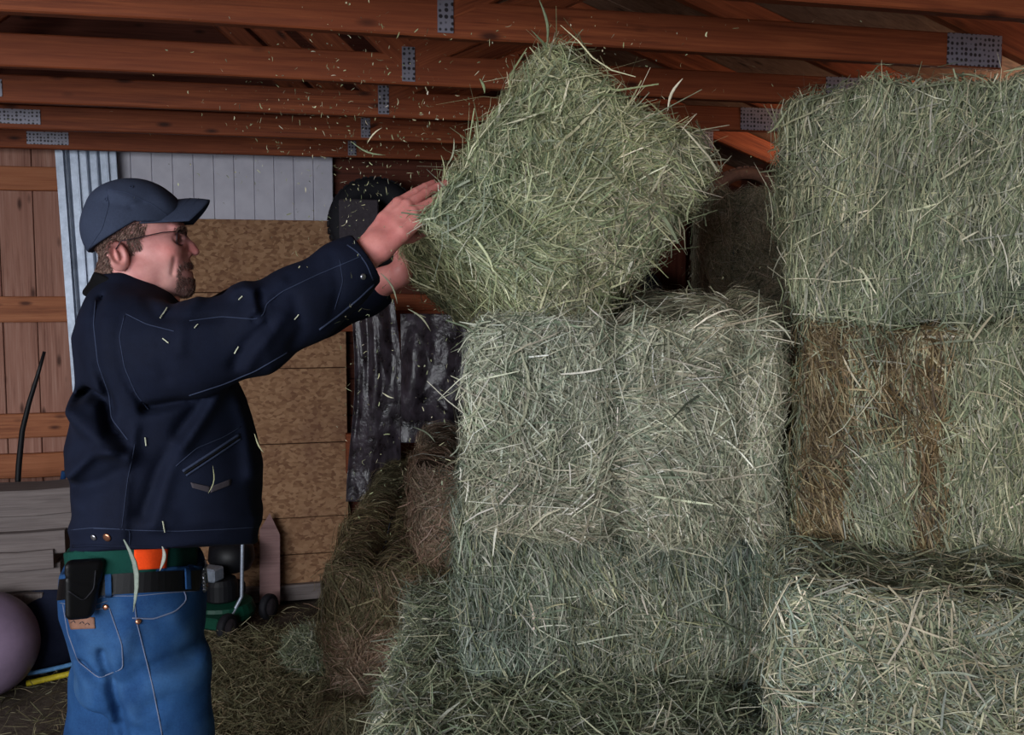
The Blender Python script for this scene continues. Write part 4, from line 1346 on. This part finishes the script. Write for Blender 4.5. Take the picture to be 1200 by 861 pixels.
sfold([(200,360),(190,400),(196,440)], .014, -.005)
sfold([(230,352),(214,380),(212,410)], .012, .005)
sfold([(165,352),(185,372),(235,372),(262,372)], .010, -.004)
sfold([(390,300),(396,340),(388,372)], .010, -.003)
wj = Waves(14, 14, 41); wj2 = Waves(34, 14, 42)
def polyd(X, Z, pl):
    d = None
    for a, b in zip(pl[:-1], pl[1:]):
        e, _ = seg2(X, Z, a, b); d = e if d is None else np.minimum(d, e)
    return d
RAJ = [(PL(160, 404, -.135), .100), (PL(232, 409, -.20), .092), (PL(298, 388, -.215), .079), (PL(352, 356, -.200), .077), (PL(400, 322, -.192), .062), (PL(423, 307, -.190), .052)]
LAJ = [(PL(170, 400, .135), .095), (PL(235, 397, .20), .08), (PL(286, 373, .25), .074), (PL(370, 362, .25), .066), (PL(430, 340, .235), .058), (PL(448, 333, .23), .052)]
def jacket_field(X, Y, Z):
    t = smax(loft(X, Y, Z, JR, 2.5), Z-PZ(322), .006)
    P = np.stack([X, Y, Z], -1).reshape(-1, 3)
    near = np.clip(.5 - Y/.10, 0, 1)
    for pl, wd, amp in folds: t = t - 2.1*amp*np.exp(-(polyd(X, Z, pl)/wd)**2)*near
    # straight waistband gathers the body
    zb = ZL(619, Y); t = t - .006*np.exp(-((Z-zb-.012)/.016)**2)
    s = chain(X, Y, Z, [a[0] for a in RAJ], [a[1] for a in RAJ], .03)
    for pl, wd, amp in sfolds: s = s - 1.25*amp*np.exp(-(polyd(X, Z, pl)/wd)**2)
    s2 = chain(X, Y, Z, [a[0] for a in LAJ], [a[1] for a in LAJ], .03)
    # square cuffs
    for (arm, q) in ((RAJ, s), (LAJ, s2)): pass
    c = RAJ[-1][0]; dv = unit(RAJ[-1][0]-RAJ[-2][0]); s = smax(s, (X-c[0])*dv[0]+(Y-c[1])*dv[1]+(Z-c[2])*dv[2]-.012, .004)
    c2 = LAJ[-1][0]; dv2 = unit(LAJ[-1][0]-LAJ[-2][0]); s2 = smax(s2, (X-c2[0])*dv2[0]+(Y-c2[1])*dv2[1]+(Z-c2[2])*dv2[2]-.012, .004)
    d = smin(t, s, .028); d = smin(d, s2, .03)
    wr_ = np.abs(wj(P*np.array([1,1,1.3])))
    a = ((wr_-.6)*.0050 + wj2(P)*.0014).reshape(X.shape)
    d = d + a
    d = smax(d, ZL(641, Y)-Z, .006)
    return d
print('jacket')
JV, JQ = surface_nets(jacket_field, (-.36, -.36, PZ(660)), (.74, .36, PZ(262)), .0055)
jacket = mesh_np('jacket', JV, JQ, M['jacket'], person, True)
tag(jacket, 'dark navy canvas work jacket')
TRI = []
def bvh(V, Q): return BVHTree.FromPolygons([tuple(v) for v in V], [tuple(q) for q in Q])
def drape(pts, tree, lift=.001, step=4.0):
    """points of the picture dropped along the sight lines on to the cloth (own frame)"""
    o = CAM - BASE; ol = np.array([o@FV, o@LV, o[2]])
    out = []
    for (a, b) in zip(pts[:-1], pts[1:]):
        n = max(2, int(math.hypot(b[0]-a[0], b[1]-a[1])/step))
        for i in range(n):
            q = (a[0]+(b[0]-a[0])*i/n, a[1]+(b[1]-a[1])*i/n); out.append(q)
    out.append(pts[-1]); res = []
    for (x, y) in out:
        d = ray(x, y); dl = np.array([d@FV, d@LV, d[2]])
        h = tree.ray_cast(Vector(ol), Vector(dl/np.linalg.norm(dl)))
        if h[0] is not None:
            n = np.array(h[1]); 
            if n @ dl > 0: n = -n
            res.append((np.array(h[0]) + n*lift, n))
    # drop samples that jump in depth
    good = [res[0]] if res else []
    for r_ in res[1:]:
        if np.linalg.norm(r_[0]-good[-1][0]) < .05: good.append(r_)
    return good
JT = bvh(JV, JQ)
def seam(name, pts, tree, mat, parent, r=.0011, lift=.0006, label=None):
    g = drape(pts, tree, lift)
    if len(g) < 3: return
    P = np.array([q[0] for q in g]); P[1:-1] = (P[:-2]+P[1:-1]*2+P[2:])/4
    o = MB().tube(P, r, 6).build(name, mat, parent, smooth=True)
    if label: o['label'] = label
    return o
def patchq(name, quad, tree, mat, parent, lift=.002, n=8, label=None, thick=.0015):
    """quad: four picture points, dropped as a grid"""
    o0 = CAM-BASE; ol = np.array([o0@FV, o0@LV, o0[2]])
    P = []; Nn = []
    A, B_, C_, D_ = [np.array(q, float) for q in quad]
    for i in range(n+1):
        for j in range(n+1):
            s, t = i/n, j/n; q = (A*(1-s)+B_*s)*(1-t) + (D_*(1-s)+C_*s)*t
            d = ray(*q); dl = np.array([d@FV, d@LV, d[2]]); dl /= np.linalg.norm(dl)
            h = tree.ray_cast(Vector(ol), Vector(dl))
            if h[0] is None: P.append(P[-1] if P else ol+dl*2); continue
            nn = np.array(h[1]); nn = -nn if nn@dl > 0 else nn
            P.append(np.array(h[0]) + nn*lift)
    i = np.arange((n+1)**2).reshape(n+1, n+1)
    Q = np.stack([i[:-1,:-1], i[1:,:-1], i[1:,1:], i[:-1,1:]], -1).reshape(-1,4)
    o = mesh_np(name, np.array(P), Q, mat, parent)
    s = o.modifiers.new('t', 'SOLIDIFY'); s.thickness = thick; s.offset = 0
    if label: o['label'] = label
    return o
S_ = M['jacket_seam']
seam('sleeve_seam', [(222,376),(260,371),(300,374),(309,369),(312,356),(330,342),(372,322),(424,300)], JT, S_, jacket)
seam('armhole_seam', [(146,370),(140,395),(146,430),(160,462),(174,480)], JT, S_, jacket)
seam('yoke_seam', [(148,368),(172,380),(204,388)], JT, S_, jacket)
seam('back_seam', [(112,352),(110,380),(115,425),(128,462),(131,490),(150,515)], JT, S_, jacket, .0014)
seam('side_seam', [(158,520),(150,560),(145,600),(143,618)], JT, S_, jacket, .0007)
seam('waistband_seam', [(80,621),(110,618),(160,621),(210,622),(260,620),(304,617)], JT, S_, jacket, .0009)
seam('hem', [(81,640),(110,639),(160,641),(210,642),(260,641),(304,638)], JT, M['jacket'], jacket, .0035, -.001)
seam('waist_tab', [(110,619),(152,620),(152,638)], JT, S_, jacket, .0008)
# hand pocket: two welts and a dark slit
seam('pocket_welt', [(214,552),(245,532),(280,509)], JT, M['jacket_seam'], jacket, .0028, .001)
seam('pocket_welt', [(218,557),(248,537),(282,514)], JT, M['jacket_seam'], jacket, .0022, .001)
seam('pocket_slit', [(216,554.5),(246,534.5),(281,511.5)], JT, M['collar'], jacket, .0024, .001)
seam('pocket_seam', [(206,546),(230,525),(262,512),(282,500)], JT, S_, jacket, .0008)
seam('lower_sleeve_seam', [(222,463),(262,450),(300,434),(338,412)], JT, S_, jacket, .0014)
seam('cuff_seam', [(398,304),(402,330),(392,362)], JT, S_, jacket, .0008)
patchq('label_patch', [(223,565),(246,570),(246,577),(225,571)], JT, M['darkpatch'], jacket, label='small grey chevron label')
patchq('label_patch', [(246,570),(270,561),(269,568),(246,577)], JT, M['darkpatch'], jacket)
def button(px, py, tree, mat, parent, r=.0085):
    g = drape([(px,py),(px+1,py)], tree, .001)
    if not g: return
    p, n = g[0]; q = Vector(n).to_track_quat('Z', 'Y').to_matrix().to_4x4()
    MB().lathe([(r,0),(r,.002),(r*.6,.0035),(r*.1,.003)], 18, M=Matrix.Translation(Vector(p)) @ q).build('snap_button', mat, parent, smooth=True)
button(110.5, 629, JT, M['metal'], jacket, .0065); button(126, 629, JT, M['copper'], jacket)
button(425, 324, JT, M['metal'], jacket, .006)
seam('cuff_edge', [(407,287),(420,296),(430,310),(437,328)], JT, M['jacket_seam'], jacket, .0020, .0)
seam('cuff_vent', [(374,386),(396,370),(420,350),(438,333)], JT, S_, jacket, .0022)
# corduroy collar
CP = prof([(312, 116, 160, .062), (322, 113, 170, .072), (334, 108, 190, .088), (346, 101, 205, .10)])
def collar_field(X, Y, Z):
    Zt = Z + (X-PL(113,322)[0])*.36          # the collar drops toward the front
    t = loft(X, Y, Zt, CP, 2.1)
    w_ = (wj2(np.stack([X,Y,Z],-1).reshape(-1,3))*.0012).reshape(X.shape)
    sh = np.abs(t)-.005
    return smax(smax(sh + w_, Zt-PZ(318), .005), PZ(350)-Zt, .005)
a = PL(150, 330)
CV, CQ = surface_nets(collar_field, (a[0]-.15, -.13, PZ(375)), (a[0]+.14, .13, PZ(300)), .0035)
col = mesh_np('collar', CV, CQ, M['collar'], jacket); tag(col, 'black corduroy collar')

# ---- jeans
jfold = [([(118,770),(128,800),(138,835),(146,875)], .012, -.016), ([(95,792),(130,806),(160,800)], .014, -.008), ([(205,730),(225,760),(240,780)], .02, .005),
         ([(150,740),(140,770),(120,790)], .02, .007), ([(170,830),(200,815),(235,822)], .016, -.005), ([(160,790),(190,778),(236,772)], .012, -.004),
         ([(88,790),(110,802)], .012, -.008), ([(130,850),(160,842),(190,850)], .014, .006)]
jfold = [(pline(a, -.18), b, c) for a, b, c in jfold]
wd_ = Waves(18, 14, 51)
def jeans_field(X, Y, Z):
    t = loft(X, Y, Z, PR_, 2.35)
    t = smax(t, PZ(800)-Z, .03)
    L = None
    for i, (h, k, kn, an) in enumerate(legs):
        R = [.104, .102, .078, .072] if i == 0 else [.106, .104, .078, .072]
        e = chain(X, Y, Z, [h, k, kn, an], R, .02); L = e if L is None else smin(L, e, .008)
    L = smax(L, Z-PZ(752), .02)
    d = smin(t, L, .03)
    near = np.clip(.5 - Y/.10, 0, 1)
    for pl, wd, amp in jfold: d = d - amp*np.exp(-(polyd(X, Z, pl)/wd)**2)*near
    P = np.stack([X, Y, Z], -1).reshape(-1, 3); d = d + (wd_(P)*.0024 + wj2(P)*.0008).reshape(X.shape)
    return smax(smax(d, Z-ZL(662, Y), .004), .055-Z, .004)
print('jeans')
DV, DQ = surface_nets(jeans_field, (-.36, -.28, .04), (.32, .30, PN(650)), .0065)
jeans = mesh_np('jeans', DV, DQ, M['denim'], person, True); tag(jeans, 'faded blue jeans')
DT = bvh(DV, DQ)
K = M['denim_dark']
seam('back_pocket_seam', [(74,708),(80,742),(92,775),(116,794),(144,783),(143,755),(128,712)], DT, K, jeans, .0013)
seam('back_pocket_seam', [(80,712),(100,715),(128,712)], DT, K, jeans, .0013)
seam('front_pocket_seam', [(155,724),(180,725),(206,716),(219,703),(216,692),(209,686)], DT, K, jeans, .0016)
seam('side_seam', [(157,700),(160,728),(168,760),(178,800),(186,840),(190,861)], DT, K, jeans, .0013)
seam('waistband_seam', [(72,700),(100,702),(128,698),(160,698),(200,694),(232,692)], DT, K, jeans, .0010)
seam('waist_edge', [(73,664),(120,665),(160,664),(210,662),(235,664)], DT, M['denim'], jeans, .0035, -.001)
seam('yoke_seam', [(70,706),(100,712),(126,704)], DT, K, jeans, .0010)
for (x, y) in ((124, 711), (162, 728)):
    g = drape([(x,y),(x+1,y)], DT, .001)
    p, n = g[0]; q = Vector(n).to_track_quat('Z', 'Y').to_matrix().to_4x4()
    MB().lathe([(.0058,0),(.0058,.0015),(.003,.003),(.0005,.003)], 16, M=Matrix.Translation(Vector(p)) @ q).build('rivet', M['copper'], jeans, smooth=True)
patchq('leather_label', [(80,720),(111,723),(112,736),(84,737)], DT, M['patch'], jeans, label='brown leather label')
for (x, y) in ((88, 727), (98, 728), (104, 729.5)): seam('label_mark', [(x-3,y+2),(x,y-1),(x+2,y+2)], DT, M['darkpatch'], jeans, .0006, .004)
# belt
BP = (PR_[0], PR_[1], PR_[2]+.003, PR_[3]+.003)
zb0, zb1 = PN(692), PN(668)
m = MB(); n = 72; vs = []; fs = []  # belt ring
for i in range(n):
    a = 2*math.pi*i/n
    for (z, o_) in ((zb0, 0), (zb0, .004), (zb1, .004), (zb1, 0)):
        cu = np.interp(z, BP[0], BP[1]); A = np.interp(z, BP[0], BP[2])+o_; Bq = np.interp(z, BP[0], BP[3])+o_
        ca, sa = math.cos(a), math.sin(a); q = (abs(ca)**2.35+abs(sa)**2.35)**(-1/2.35)
        yy = Bq*sa*q; vs.append((cu+A*ca*q, yy, ZL(692 if z == zb0 else 668, yy)))
for i in range(n):
    j = (i+1) % n
    for k in range(4): fs.append([i*4+k, j*4+k, j*4+(k+1)%4, i*4+(k+1)%4])
m.add(vs, fs); belt = m.build('belt', M['leather'], person, smooth=False); tag(belt, 'black leather belt')
BT = bvh(np.array(vs), fs)
# buckle at the front
bx = PL(235, 677, -.03)
mb = MB()
for yy in (-.055, .010): mb.tube([(bx[0]+.006, yy, bx[2]+.024), (bx[0]+.010, yy, bx[2]-.022)], .0038, 8)
for zz in (.024, -.022): mb.tube([(bx[0]+.008, -.055, bx[2]+zz), (bx[0]+.012, -.02, bx[2]+zz), (bx[0]+.008, .010, bx[2]+zz)], .0034, 8)
for q in range(6): mb.box(bx[0]+.004, bx[0]+.012, -.060, -.052, bx[2]-.020+q*.0075, bx[2]-.0165+q*.0075, .0005)
mb.build('buckle', M['metal'], belt, smooth=True)
def strap(name, px, y0, y1, wpx, mat, lift=.007):
    o0 = CAM-BASE
    g = patchq(name, [(px-wpx, y0), (px+wpx, y0), (px+wpx+1, y1), (px-wpx+1, y1)], BT2, mat, jeans, lift, 6, thick=.003); return g
# belt loops ride over the belt: cast on to jeans+belt together
allV = np.concatenate([DV, np.array(vs)]); allF = [tuple(q) for q in DQ] + [tuple(k+len(DV) for k in f_) for f_ in fs]
BT2 = BVHTree.FromPolygons([tuple(v) for v in allV], allF)
strap('belt_loop', 127, 663, 699, 3.6, M['denim'], .004); strap('belt_loop', 218, 662, 690, 3.0, M['denim'], .004)
# phone pouch
pc = [PL(x, y, -.200) for x, y in ((76,656),(108,662),(116,668),(114,722),(104,727),(92,722),(82,700))]
def pouch_field(X, Y, Z):
    c = PL(97, 690, -.195); ang = -.13
    x = (X-c[0])*math.cos(ang) + (Z-c[2])*math.sin(ang); z = -(X-c[0])*math.sin(ang) + (Z-c[2])*math.cos(ang); y = Y-c[1] - x*.5
    hx = .029 + z*.10; hz = .060
    qx = np.abs(x)-hx+.012; qz = np.abs(z)-hz+.014; qy = np.abs(y)-.012+.008
    d = np.sqrt(np.maximum(qx,0)**2+np.maximum(qz,0)**2+np.maximum(qy,0)**2)+np.minimum(np.maximum(np.maximum(qx,qz),qy),0)-.012
    seam_ = np.exp(-((z-.018+x*.3)/.0025)**2)*.0015
    return d + seam_
c = PL(97, 690, -.195)
KV, KQ = surface_nets(pouch_field, c-.085, c+.085, .0022)
pouch = mesh_np('phone_pouch', KV, KQ, M['leather'], belt); tag(pouch, 'black leather phone pouch')
PT = bvh(KV, KQ)
seam('flap_edge', [(80,700-8),(98,704),(110,690),(112,668)], PT, M['rubber'], pouch, .0016)

# ---- shirt and orange tail
SP = (PR_[0], PR_[1], PR_[2]-.004, PR_[3]+.0)
def shirt_field(X, Y, Z):
    t = loft(X, Y, Z, (np.array([PZ(680), PZ(625)]), np.array([np.interp(PZ(672), PR_[0], PR_[1])]*2), np.array([np.interp(PZ(665), PR_[0], PR_[2])-.012, np.interp(PZ(660), PR_[0], PR_[2])-.010]), np.array([.168,.172])), 2.35)
    P = np.stack([X, Y, Z*.3], -1).reshape(-1, 3)
    return smax(t + (Waves(60, 10, 8)(P)*.0018).reshape(X.shape), np.abs(Z-ZL(654, Y))-.030, .004)
SV, SQ = surface_nets(shirt_field, (-.36, -.25, PZ(700)), (.32, .25, PN(612)), .006)
shirt = mesh_np('shirt', SV, SQ, M['green'], person, True); tag(shirt, 'dark green shirt')
ST_ = bvh(SV, SQ)
patchq('orange_shirt_tail', [(157,636),(196,636),(193,665),(158,667)], ST_, M['orange'], person, .004, 10, label='bright orange cloth tail below the jacket', thick=.003)

# ---- boots
for (h, k, kn, an) in legs:
    def bf(X, Y, Z, an=an):
        d = cone(X, Y, Z, (an[0]-.005, an[1], .16), (an[0]-.005, an[1], .07), .055, .052)
        d = smin(d, cone(X, Y, Z, (an[0]-.02, an[1], .045), (an[0]+.15, an[1], .035), .044, .042), .03)
        d = smin(d, np.maximum(np.abs(Z-.012)-.012, cone(X, Y, Z*0, (an[0]-.035, an[1], 0), (an[0]+.155, an[1], 0), .044, .048)), .004)
        return smax(d, -Z+.0, .002)
    Vb, Qb = surface_nets(bf, (an[0]-.12, an[1]-.09, -.01), (an[0]+.24, an[1]+.09, .24), .006)
    mesh_np('boot', Vb, Qb, M['boots'], person, True)

# ---- cap
HAT = PL(156, 262)
lnA, lnB = PL(100, 299), PL(165, 260)      # lower edge from nape to temple
def cap_field(X, Y, Z):
    c = PL(156.5, 268)
    d = ell(X, Y, Z, (c[0], 0, c[2]), (.1045, .088, .100), .10)
    b = PL(150, 236); d = smin(d, ell(X, Y, Z, (b[0], 0, b[2]), (.072, .068, .041), .05), .02)
    fr = PL(190, 243); d = smin(d, ell(X, Y, Z, (fr[0], 0, fr[2]), (.045, .060, .026), -.45), .02)
    # lower edge: slants from the nape up to the temple then runs level to the brim
    dx, dz = lnB[0]-lnA[0], lnB[2]-lnA[2]; L = math.hypot(dx, dz)
    s1 = -((X-lnA[0])*(-dz) + (Z-lnA[2])*dx)/L
    e = PL(200, 262); s2 = e[2]-Z + (X-lnB[0])*.02
    cut = np.minimum(s1, 1e9); cut = np.where(X > lnB[0], s2, s1) if False else np.maximum(np.minimum(s1, s2*1.0 + 10*(X < lnB[0])), np.minimum(s2, s1 + 10*(X >= lnB[0]) ))
    cut = smax(s1, s1, .001); cut = -smin(-s1, -s2, .006) if False else smin(s1, s2, .012) if False else s1
    # region above both lines is the hat: hat lies above line 1 for x<lnB, above line 2 beyond
    cutx = np.where(X < lnB[0], s1, s2)
    d = smax(d, cutx, .003)
    # panel seams and dents
    a, b2 = PL(118, 232), PL(178, 244)
    d = d + .0016*np.exp(-(seg2(X, Z, gz(PL(128,240)), gz(PL(158,245)))[0]/.006)**2)
    d = d + .0022*np.exp(-(seg2(X, Z, gz(PL(158,245)), gz(PL(172,240)))[0]/.005)**2)
    d = d - .0030*np.exp(-(seg2(X, Z, gz(PL(134,226)), gz(PL(160,238)))[0]/.010)**2)
    P = np.stack([X, Y, Z], -1).reshape(-1,3); d = d + (Waves(30, 10, 61)(P)*.0010).reshape(X.shape)
    return d
CVv, CQq = surface_nets(cap_field, (HAT[0]-.14, -.11, PL(150,306)[2]), (HAT[0]+.14, .11, HAT[2]+.13), .0026)
cap = mesh_np('cap', CVv, CQq, M['cap'], person, True); tag(cap, 'dark blue grey baseball cap')
CT = bvh(CVv, CQq)
# brim: arched sheet
nb_, nt_ = 28, 14; P = np.zeros((nb_+1, nt_+1, 3))
root_c, tip_c = PL(200, 236), PL(246, 235); root_s, tip_s = PL(163, 262, -.07), PL(222, 259, -.065)
for i in range(nb_+1):
    s = -1 + 2*i/nb_; a = abs(s)
    for j in range(nt_+1):
        t = j/nt_
        ur = root_c[0] + (root_s[0]-root_c[0])*a**2.2; ut = tip_c[0] + (tip_s[0]-tip_c[0])*a**2.4
        zr_ = root_c[2] + (root_s[2]-root_c[2])*a**1.9; zt_ = tip_c[2] + (tip_s[2]-tip_c[2])*a**1.9
        wv = s*(.076 - .010*t)
        P[i,j] = (ur+(ut-ur)*t, wv, zr_+(zt_-zr_)*t + .004*math.sin(math.pi*t)*(1-a))
idx = np.arange((nb_+1)*(nt_+1)).reshape(nb_+1, nt_+1)
Q = np.stack([idx[:-1,:-1], idx[1:,:-1], idx[1:,1:], idx[:-1,1:]], -1).reshape(-1,4)
brim = mesh_np('brim', P.reshape(-1,3), Q, M['cap'], cap, True)
s = brim.modifiers.new('t', 'SOLIDIFY'); s.thickness = .004; s.offset = 0
s = brim.modifiers.new('b', 'BEVEL'); s.width = .001
for t in (.25, .5, .75):
    j = int(nt_*t); MB().tube([P[i, j] + np.array([0, 0, .0024]) for i in range(1, nb_)], .0005, 5).build('brim_stitching', M['jacket_seam'], cap, smooth=True)
seam('cap_seam', [(125,222),(128,240),(120,268),(104,292)], CT, M['jacket_seam'], cap, .0006)
seam('cap_seam', [(125,222),(150,226),(180,240),(198,254)], CT, M['jacket_seam'], cap, .0006)
seam('cap_edge', [(103,298),(120,288),(140,275),(162,262)], CT, M['jacket'], cap, .0014)
b = PL(124, 221)
MB().lathe([(.0075,-.004),(.0075,.001),(.004,.004),(.0005,.005)], 16, M=Matrix.Translation(Vector(PL(125, 223))) @ Matrix.Rotation(-.6, 4, 'Y')).build('cap_button', M['cap'], cap, smooth=True)
for (x, y) in ((124.5, 233.5), (154, 219)):
    g = drape([(x,y),(x+1,y)], CT, .0005)
    if g:
        p, n = g[0]; q = Vector(n).to_track_quat('Z', 'Y').to_matrix().to_4x4()
        MB().lathe([(.0022,0),(.0036,0),(.0038,.001),(.0022,.001)], 16, M=Matrix.Translation(Vector(p)) @ q, closed_prof=True).build('eyelet', M['jacket_seam'], cap, smooth=True)
patchq('cap_strap', [(98,290),(104,300),(107,306),(101,298)], CT, M['rubber'], cap, .002, 4)

# ---- hair: short strands on the skin
HT = bvh(HV, HQ)
tri = HV[HQ]; ctrs = tri.mean(1)
nrm = np.cross(tri[:,2]-tri[:,0], tri[:,3]-tri[:,1]); nrm /= np.linalg.norm(nrm, axis=1)[:,None]+1e-9
cent = np.array([PL(160,285)[0], 0, PL(160,285)[2]])
sg = np.sign(((ctrs-cent)*nrm).sum(1)).mean(); nrm *= (1 if sg > 0 else -1)
def to_px(p):
    w = BASE + FV*p[0] + LV*p[1] + np.array([0,0,p[2]]) - CAM
    z = w@_F; return 600 + FPX*(w@_R)/z, 430.5 - FPX*(w@_U)/z
def mirror_px(p): return to_px(np.array([p[0], -abs(p[1]), p[2]]))
def inpoly(x, y, poly):
    c = False; j = len(poly)-1
    for i in range(len(poly)):
        if (poly[i][1] > y) != (poly[j][1] > y) and x < (poly[j][0]-poly[i][0])*(y-poly[i][1])/(poly[j][1]-poly[i][1])+poly[i][0]: c = not c
        j = i
    return c
def hair_on(name, poly, n, ln, cols, dirn, seed, parent, label, wmin=0.0, jit=.35, wd=.0009, both=True):
    r = np.random.RandomState(seed); sel = []
    for i in range(len(ctrs)):
        if abs(ctrs[i][1]) < wmin: continue
        x, y = mirror_px(ctrs[i]) 
        if inpoly(x, y, poly): sel.append(i)
    sel = np.array(sel); 
    if not len(sel): print('no hair', name); return
    pk = r.choice(sel, n); P0 = ctrs[pk] + r.normal(0, .0012, (n,3)); N0 = nrm[pk]
    dv = np.array(dirn)[None] + r.normal(0, jit, (n,3)); dv = dv - N0*(dv*N0).sum(1)[:,None]; dv /= np.linalg.norm(dv, axis=1)[:,None]
    L = ln*r.uniform(.6, 1.2, n); t = np.linspace(0, 1, 4)
    pts = P0[:,None] + dv[:,None]*(L[:,None]*t)[...,None] + N0[:,None]*((L[:,None]*(.25*t + .12*np.sin(t*3))))[...,None]
    v, f = ribbon(pts, N0 + r.normal(0,.4,(n,3)), np.full(n, wd))
    c = np.array([lin(*q) for q in cols]); cc = c[r.choice(len(c), n)]*r.uniform(.8,1.2,(n,1))
    o = mesh_np(name, v, f, M['hay'], parent, smooth=False, colors=np.repeat(cc, 8, 0)); tag(o, label); return o
HC = [(122,94,84),(98,74,66),(146,118,104),(80,60,54)]
hair_on('hair', [(98,292),(124,278),(160,258),(172,262),(168,276),(158,282),(150,280),(140,280),(129,286),(127,296),(131,312),(134,320),(124,326),(104,324)], 9000, .008, HC, (-.5, 0, -1), 5, person, 'short cropped brown hair')
GC = [(112,80,74),(88,60,56),(132,100,92),(150,124,116)]
hair_on('goatee', [(214,306),(226,306),(228,312),(223,313),(214,314),(212,324),(222,324),(232,328),(234,345),(226,354),(212,352),(206,340),(207,322),(208,312)], 3800, .006, GC, (.3, 0, -1), 6, person, 'short brown goatee and moustache', wd=.0007)
hair_on('eyebrow', [(203,269),(213,266),(219,269),(217,273),(206,273)], 500, .007, HC, (.3, -.2, .1), 7, person, 'brown eyebrows', wmin=.012)
hair_on('sideburn', [(150,281),(162,279),(166,290),(158,292),(155,300),(151,298)], 500, .008, HC, (.1, 0, -1), 9, person, 'short brown sideburns', wmin=.02)

# eyes
for s in (-1, 1):
    e = PL(205.5, 280.5); 
    m = MB().lathe([(max(.0003, .0112*math.sin(math.pi*i/14)), -.0112*math.cos(math.pi*i/14)) for i in range(15)], 20, M=Matrix.Translation((e[0]-.0040, s*.031, e[2])) @ Matrix.Rotation(math.pi/2, 4, 'Y'))
    ey = m.build('eye', M['eyewhite'], person, smooth=True)
    MB().lathe([(.0052,0),(.0045,.0012),(.001,.0016)], 16, M=Matrix.Translation((e[0]-.0040+.0102, s*.031, e[2])) @ Matrix.Rotation(math.pi/2, 4, 'Y')).build('iris', M['wire'], ey, smooth=True)
# glasses
gl = None
mb = MB()
for s in (-1, 1):
    a, b = PL(146, 284), PL(206, 273.5); sa = PL(150, 283)
    mb.tube([(sa[0]-.014, s*.080, sa[2]-.018), (sa[0]-.004, s*.083, sa[2]-.002), (sa[0]+.02, s*.080, sa[2]+.003), (b[0]-.02, s*.070, b[2]-.001), (b[0]+.004, s*.062, b[2]+.001)], .0011, 8)
bz = PL(214, 277)
mb.tube([(bz[0]+.004, -.010, bz[2]+.003), (bz[0]+.0075, 0, bz[2]+.005), (bz[0]+.004, .010, bz[2]+.003)], .0011, 8)
gl = mb.build('glasses', M['wire'], person, smooth=True); tag(gl, 'thin wire framed glasses')
for s in (-1, 1):
    c = PL(211.5, 279)
    pts = []
    for k in range(28):
        a = 2*math.pi*k/28; q = (abs(math.cos(a))**3+abs(math.sin(a))**3)**(-1/3)
        yy = math.cos(a)*.024*q; zz = math.sin(a)*.0155*q
        pts.append(np.array([c[0]+.004 - abs(yy+ .034 - .0)*0 - (.034+yy)*.30 + .010 + zz*.12, s*(.034+yy), c[2]+zz]))
    MB().tube(pts, .0010, 6, closed=True).build('lens_rim', M['wire'], gl, smooth=True)
    P_ = np.array(pts); cc = P_.mean(0); n = len(pts)
    vs2 = [tuple(p) for p in pts] + [tuple(p+np.array([.0012,0,0])) for p in pts]
    MB().add(vs2, [list(range(n)), list(range(n, 2*n))[::-1]] + [[i, (i+1)%n, n+(i+1)%n, n+i] for i in range(n)]).build('lens', M['glass'], gl)
# bits of chaff caught on the jacket
bits = [((188,374),(196,362)), ((192,397),(199,402)), ((280,352),(285,347)), ((344,374),(350,368)), ((274,413),(279,405)), ((228,385),(232,381)), ((170,512),(171,522)), ((302,512),(310,525)), ((190,610),(193,622))]
for i, (a, b) in enumerate(bits):
    g = drape([a, b], JT, .003, 2.0)
    if len(g) > 1:
        P = np.array([q[0] for q in g]); o = MB().tube(P, [.0012]*len(P), 5).build('chaff_bit', M['straw_bit'], jacket)
# ------------------------------------------------------------------ light
w = bpy.data.worlds.new('world'); SC.world = w; w.use_nodes = True
bg = w.node_tree.nodes['Background']; bg.inputs[0].default_value = (.80, .89, 1.0, 1); bg.inputs[1].default_value = .55
def area(name, loc, target, sx, sy, power, color):
    d = bpy.data.lights.new(name, 'AREA'); d.shape = 'RECTANGLE'; d.size = sx; d.size_y = sy; d.energy = power; d.color = color
    o = bpy.data.objects.new(name, d); COL.objects.link(o); o.location = loc
    o.rotation_euler = (Vector(target)-Vector(loc)).to_track_quat('-Z', 'Y').to_euler()
    return o
# daylight falling in through the open front of the barn, behind the photographer
area('open_door_daylight', (-2.3, -2.3, 2.1), (.2, 2.2, .7), 3.8, 1.8, 200, (.93, .96, 1.0))
# warm daylight coming up through the eave gap on the right
e = B(HEEL+.9, 3.4, 1.7)
area('eave_daylight', tuple(e), tuple(B(HEEL-.6, 3.6, 2.7)), 3.2, .5, 75, (1.0, .62, .40))
vs = SC.view_settings; vs.view_transform = 'Standard'; vs.look = 'None'; vs.gamma = 1; vs.use_curve_mapping = False
vs.exposure = 0.85
SC.cycles.use_denoising = True
SC.cycles.max_bounces = 6; SC.cycles.diffuse_bounces = 3; SC.cycles.transparent_max_bounces = 8
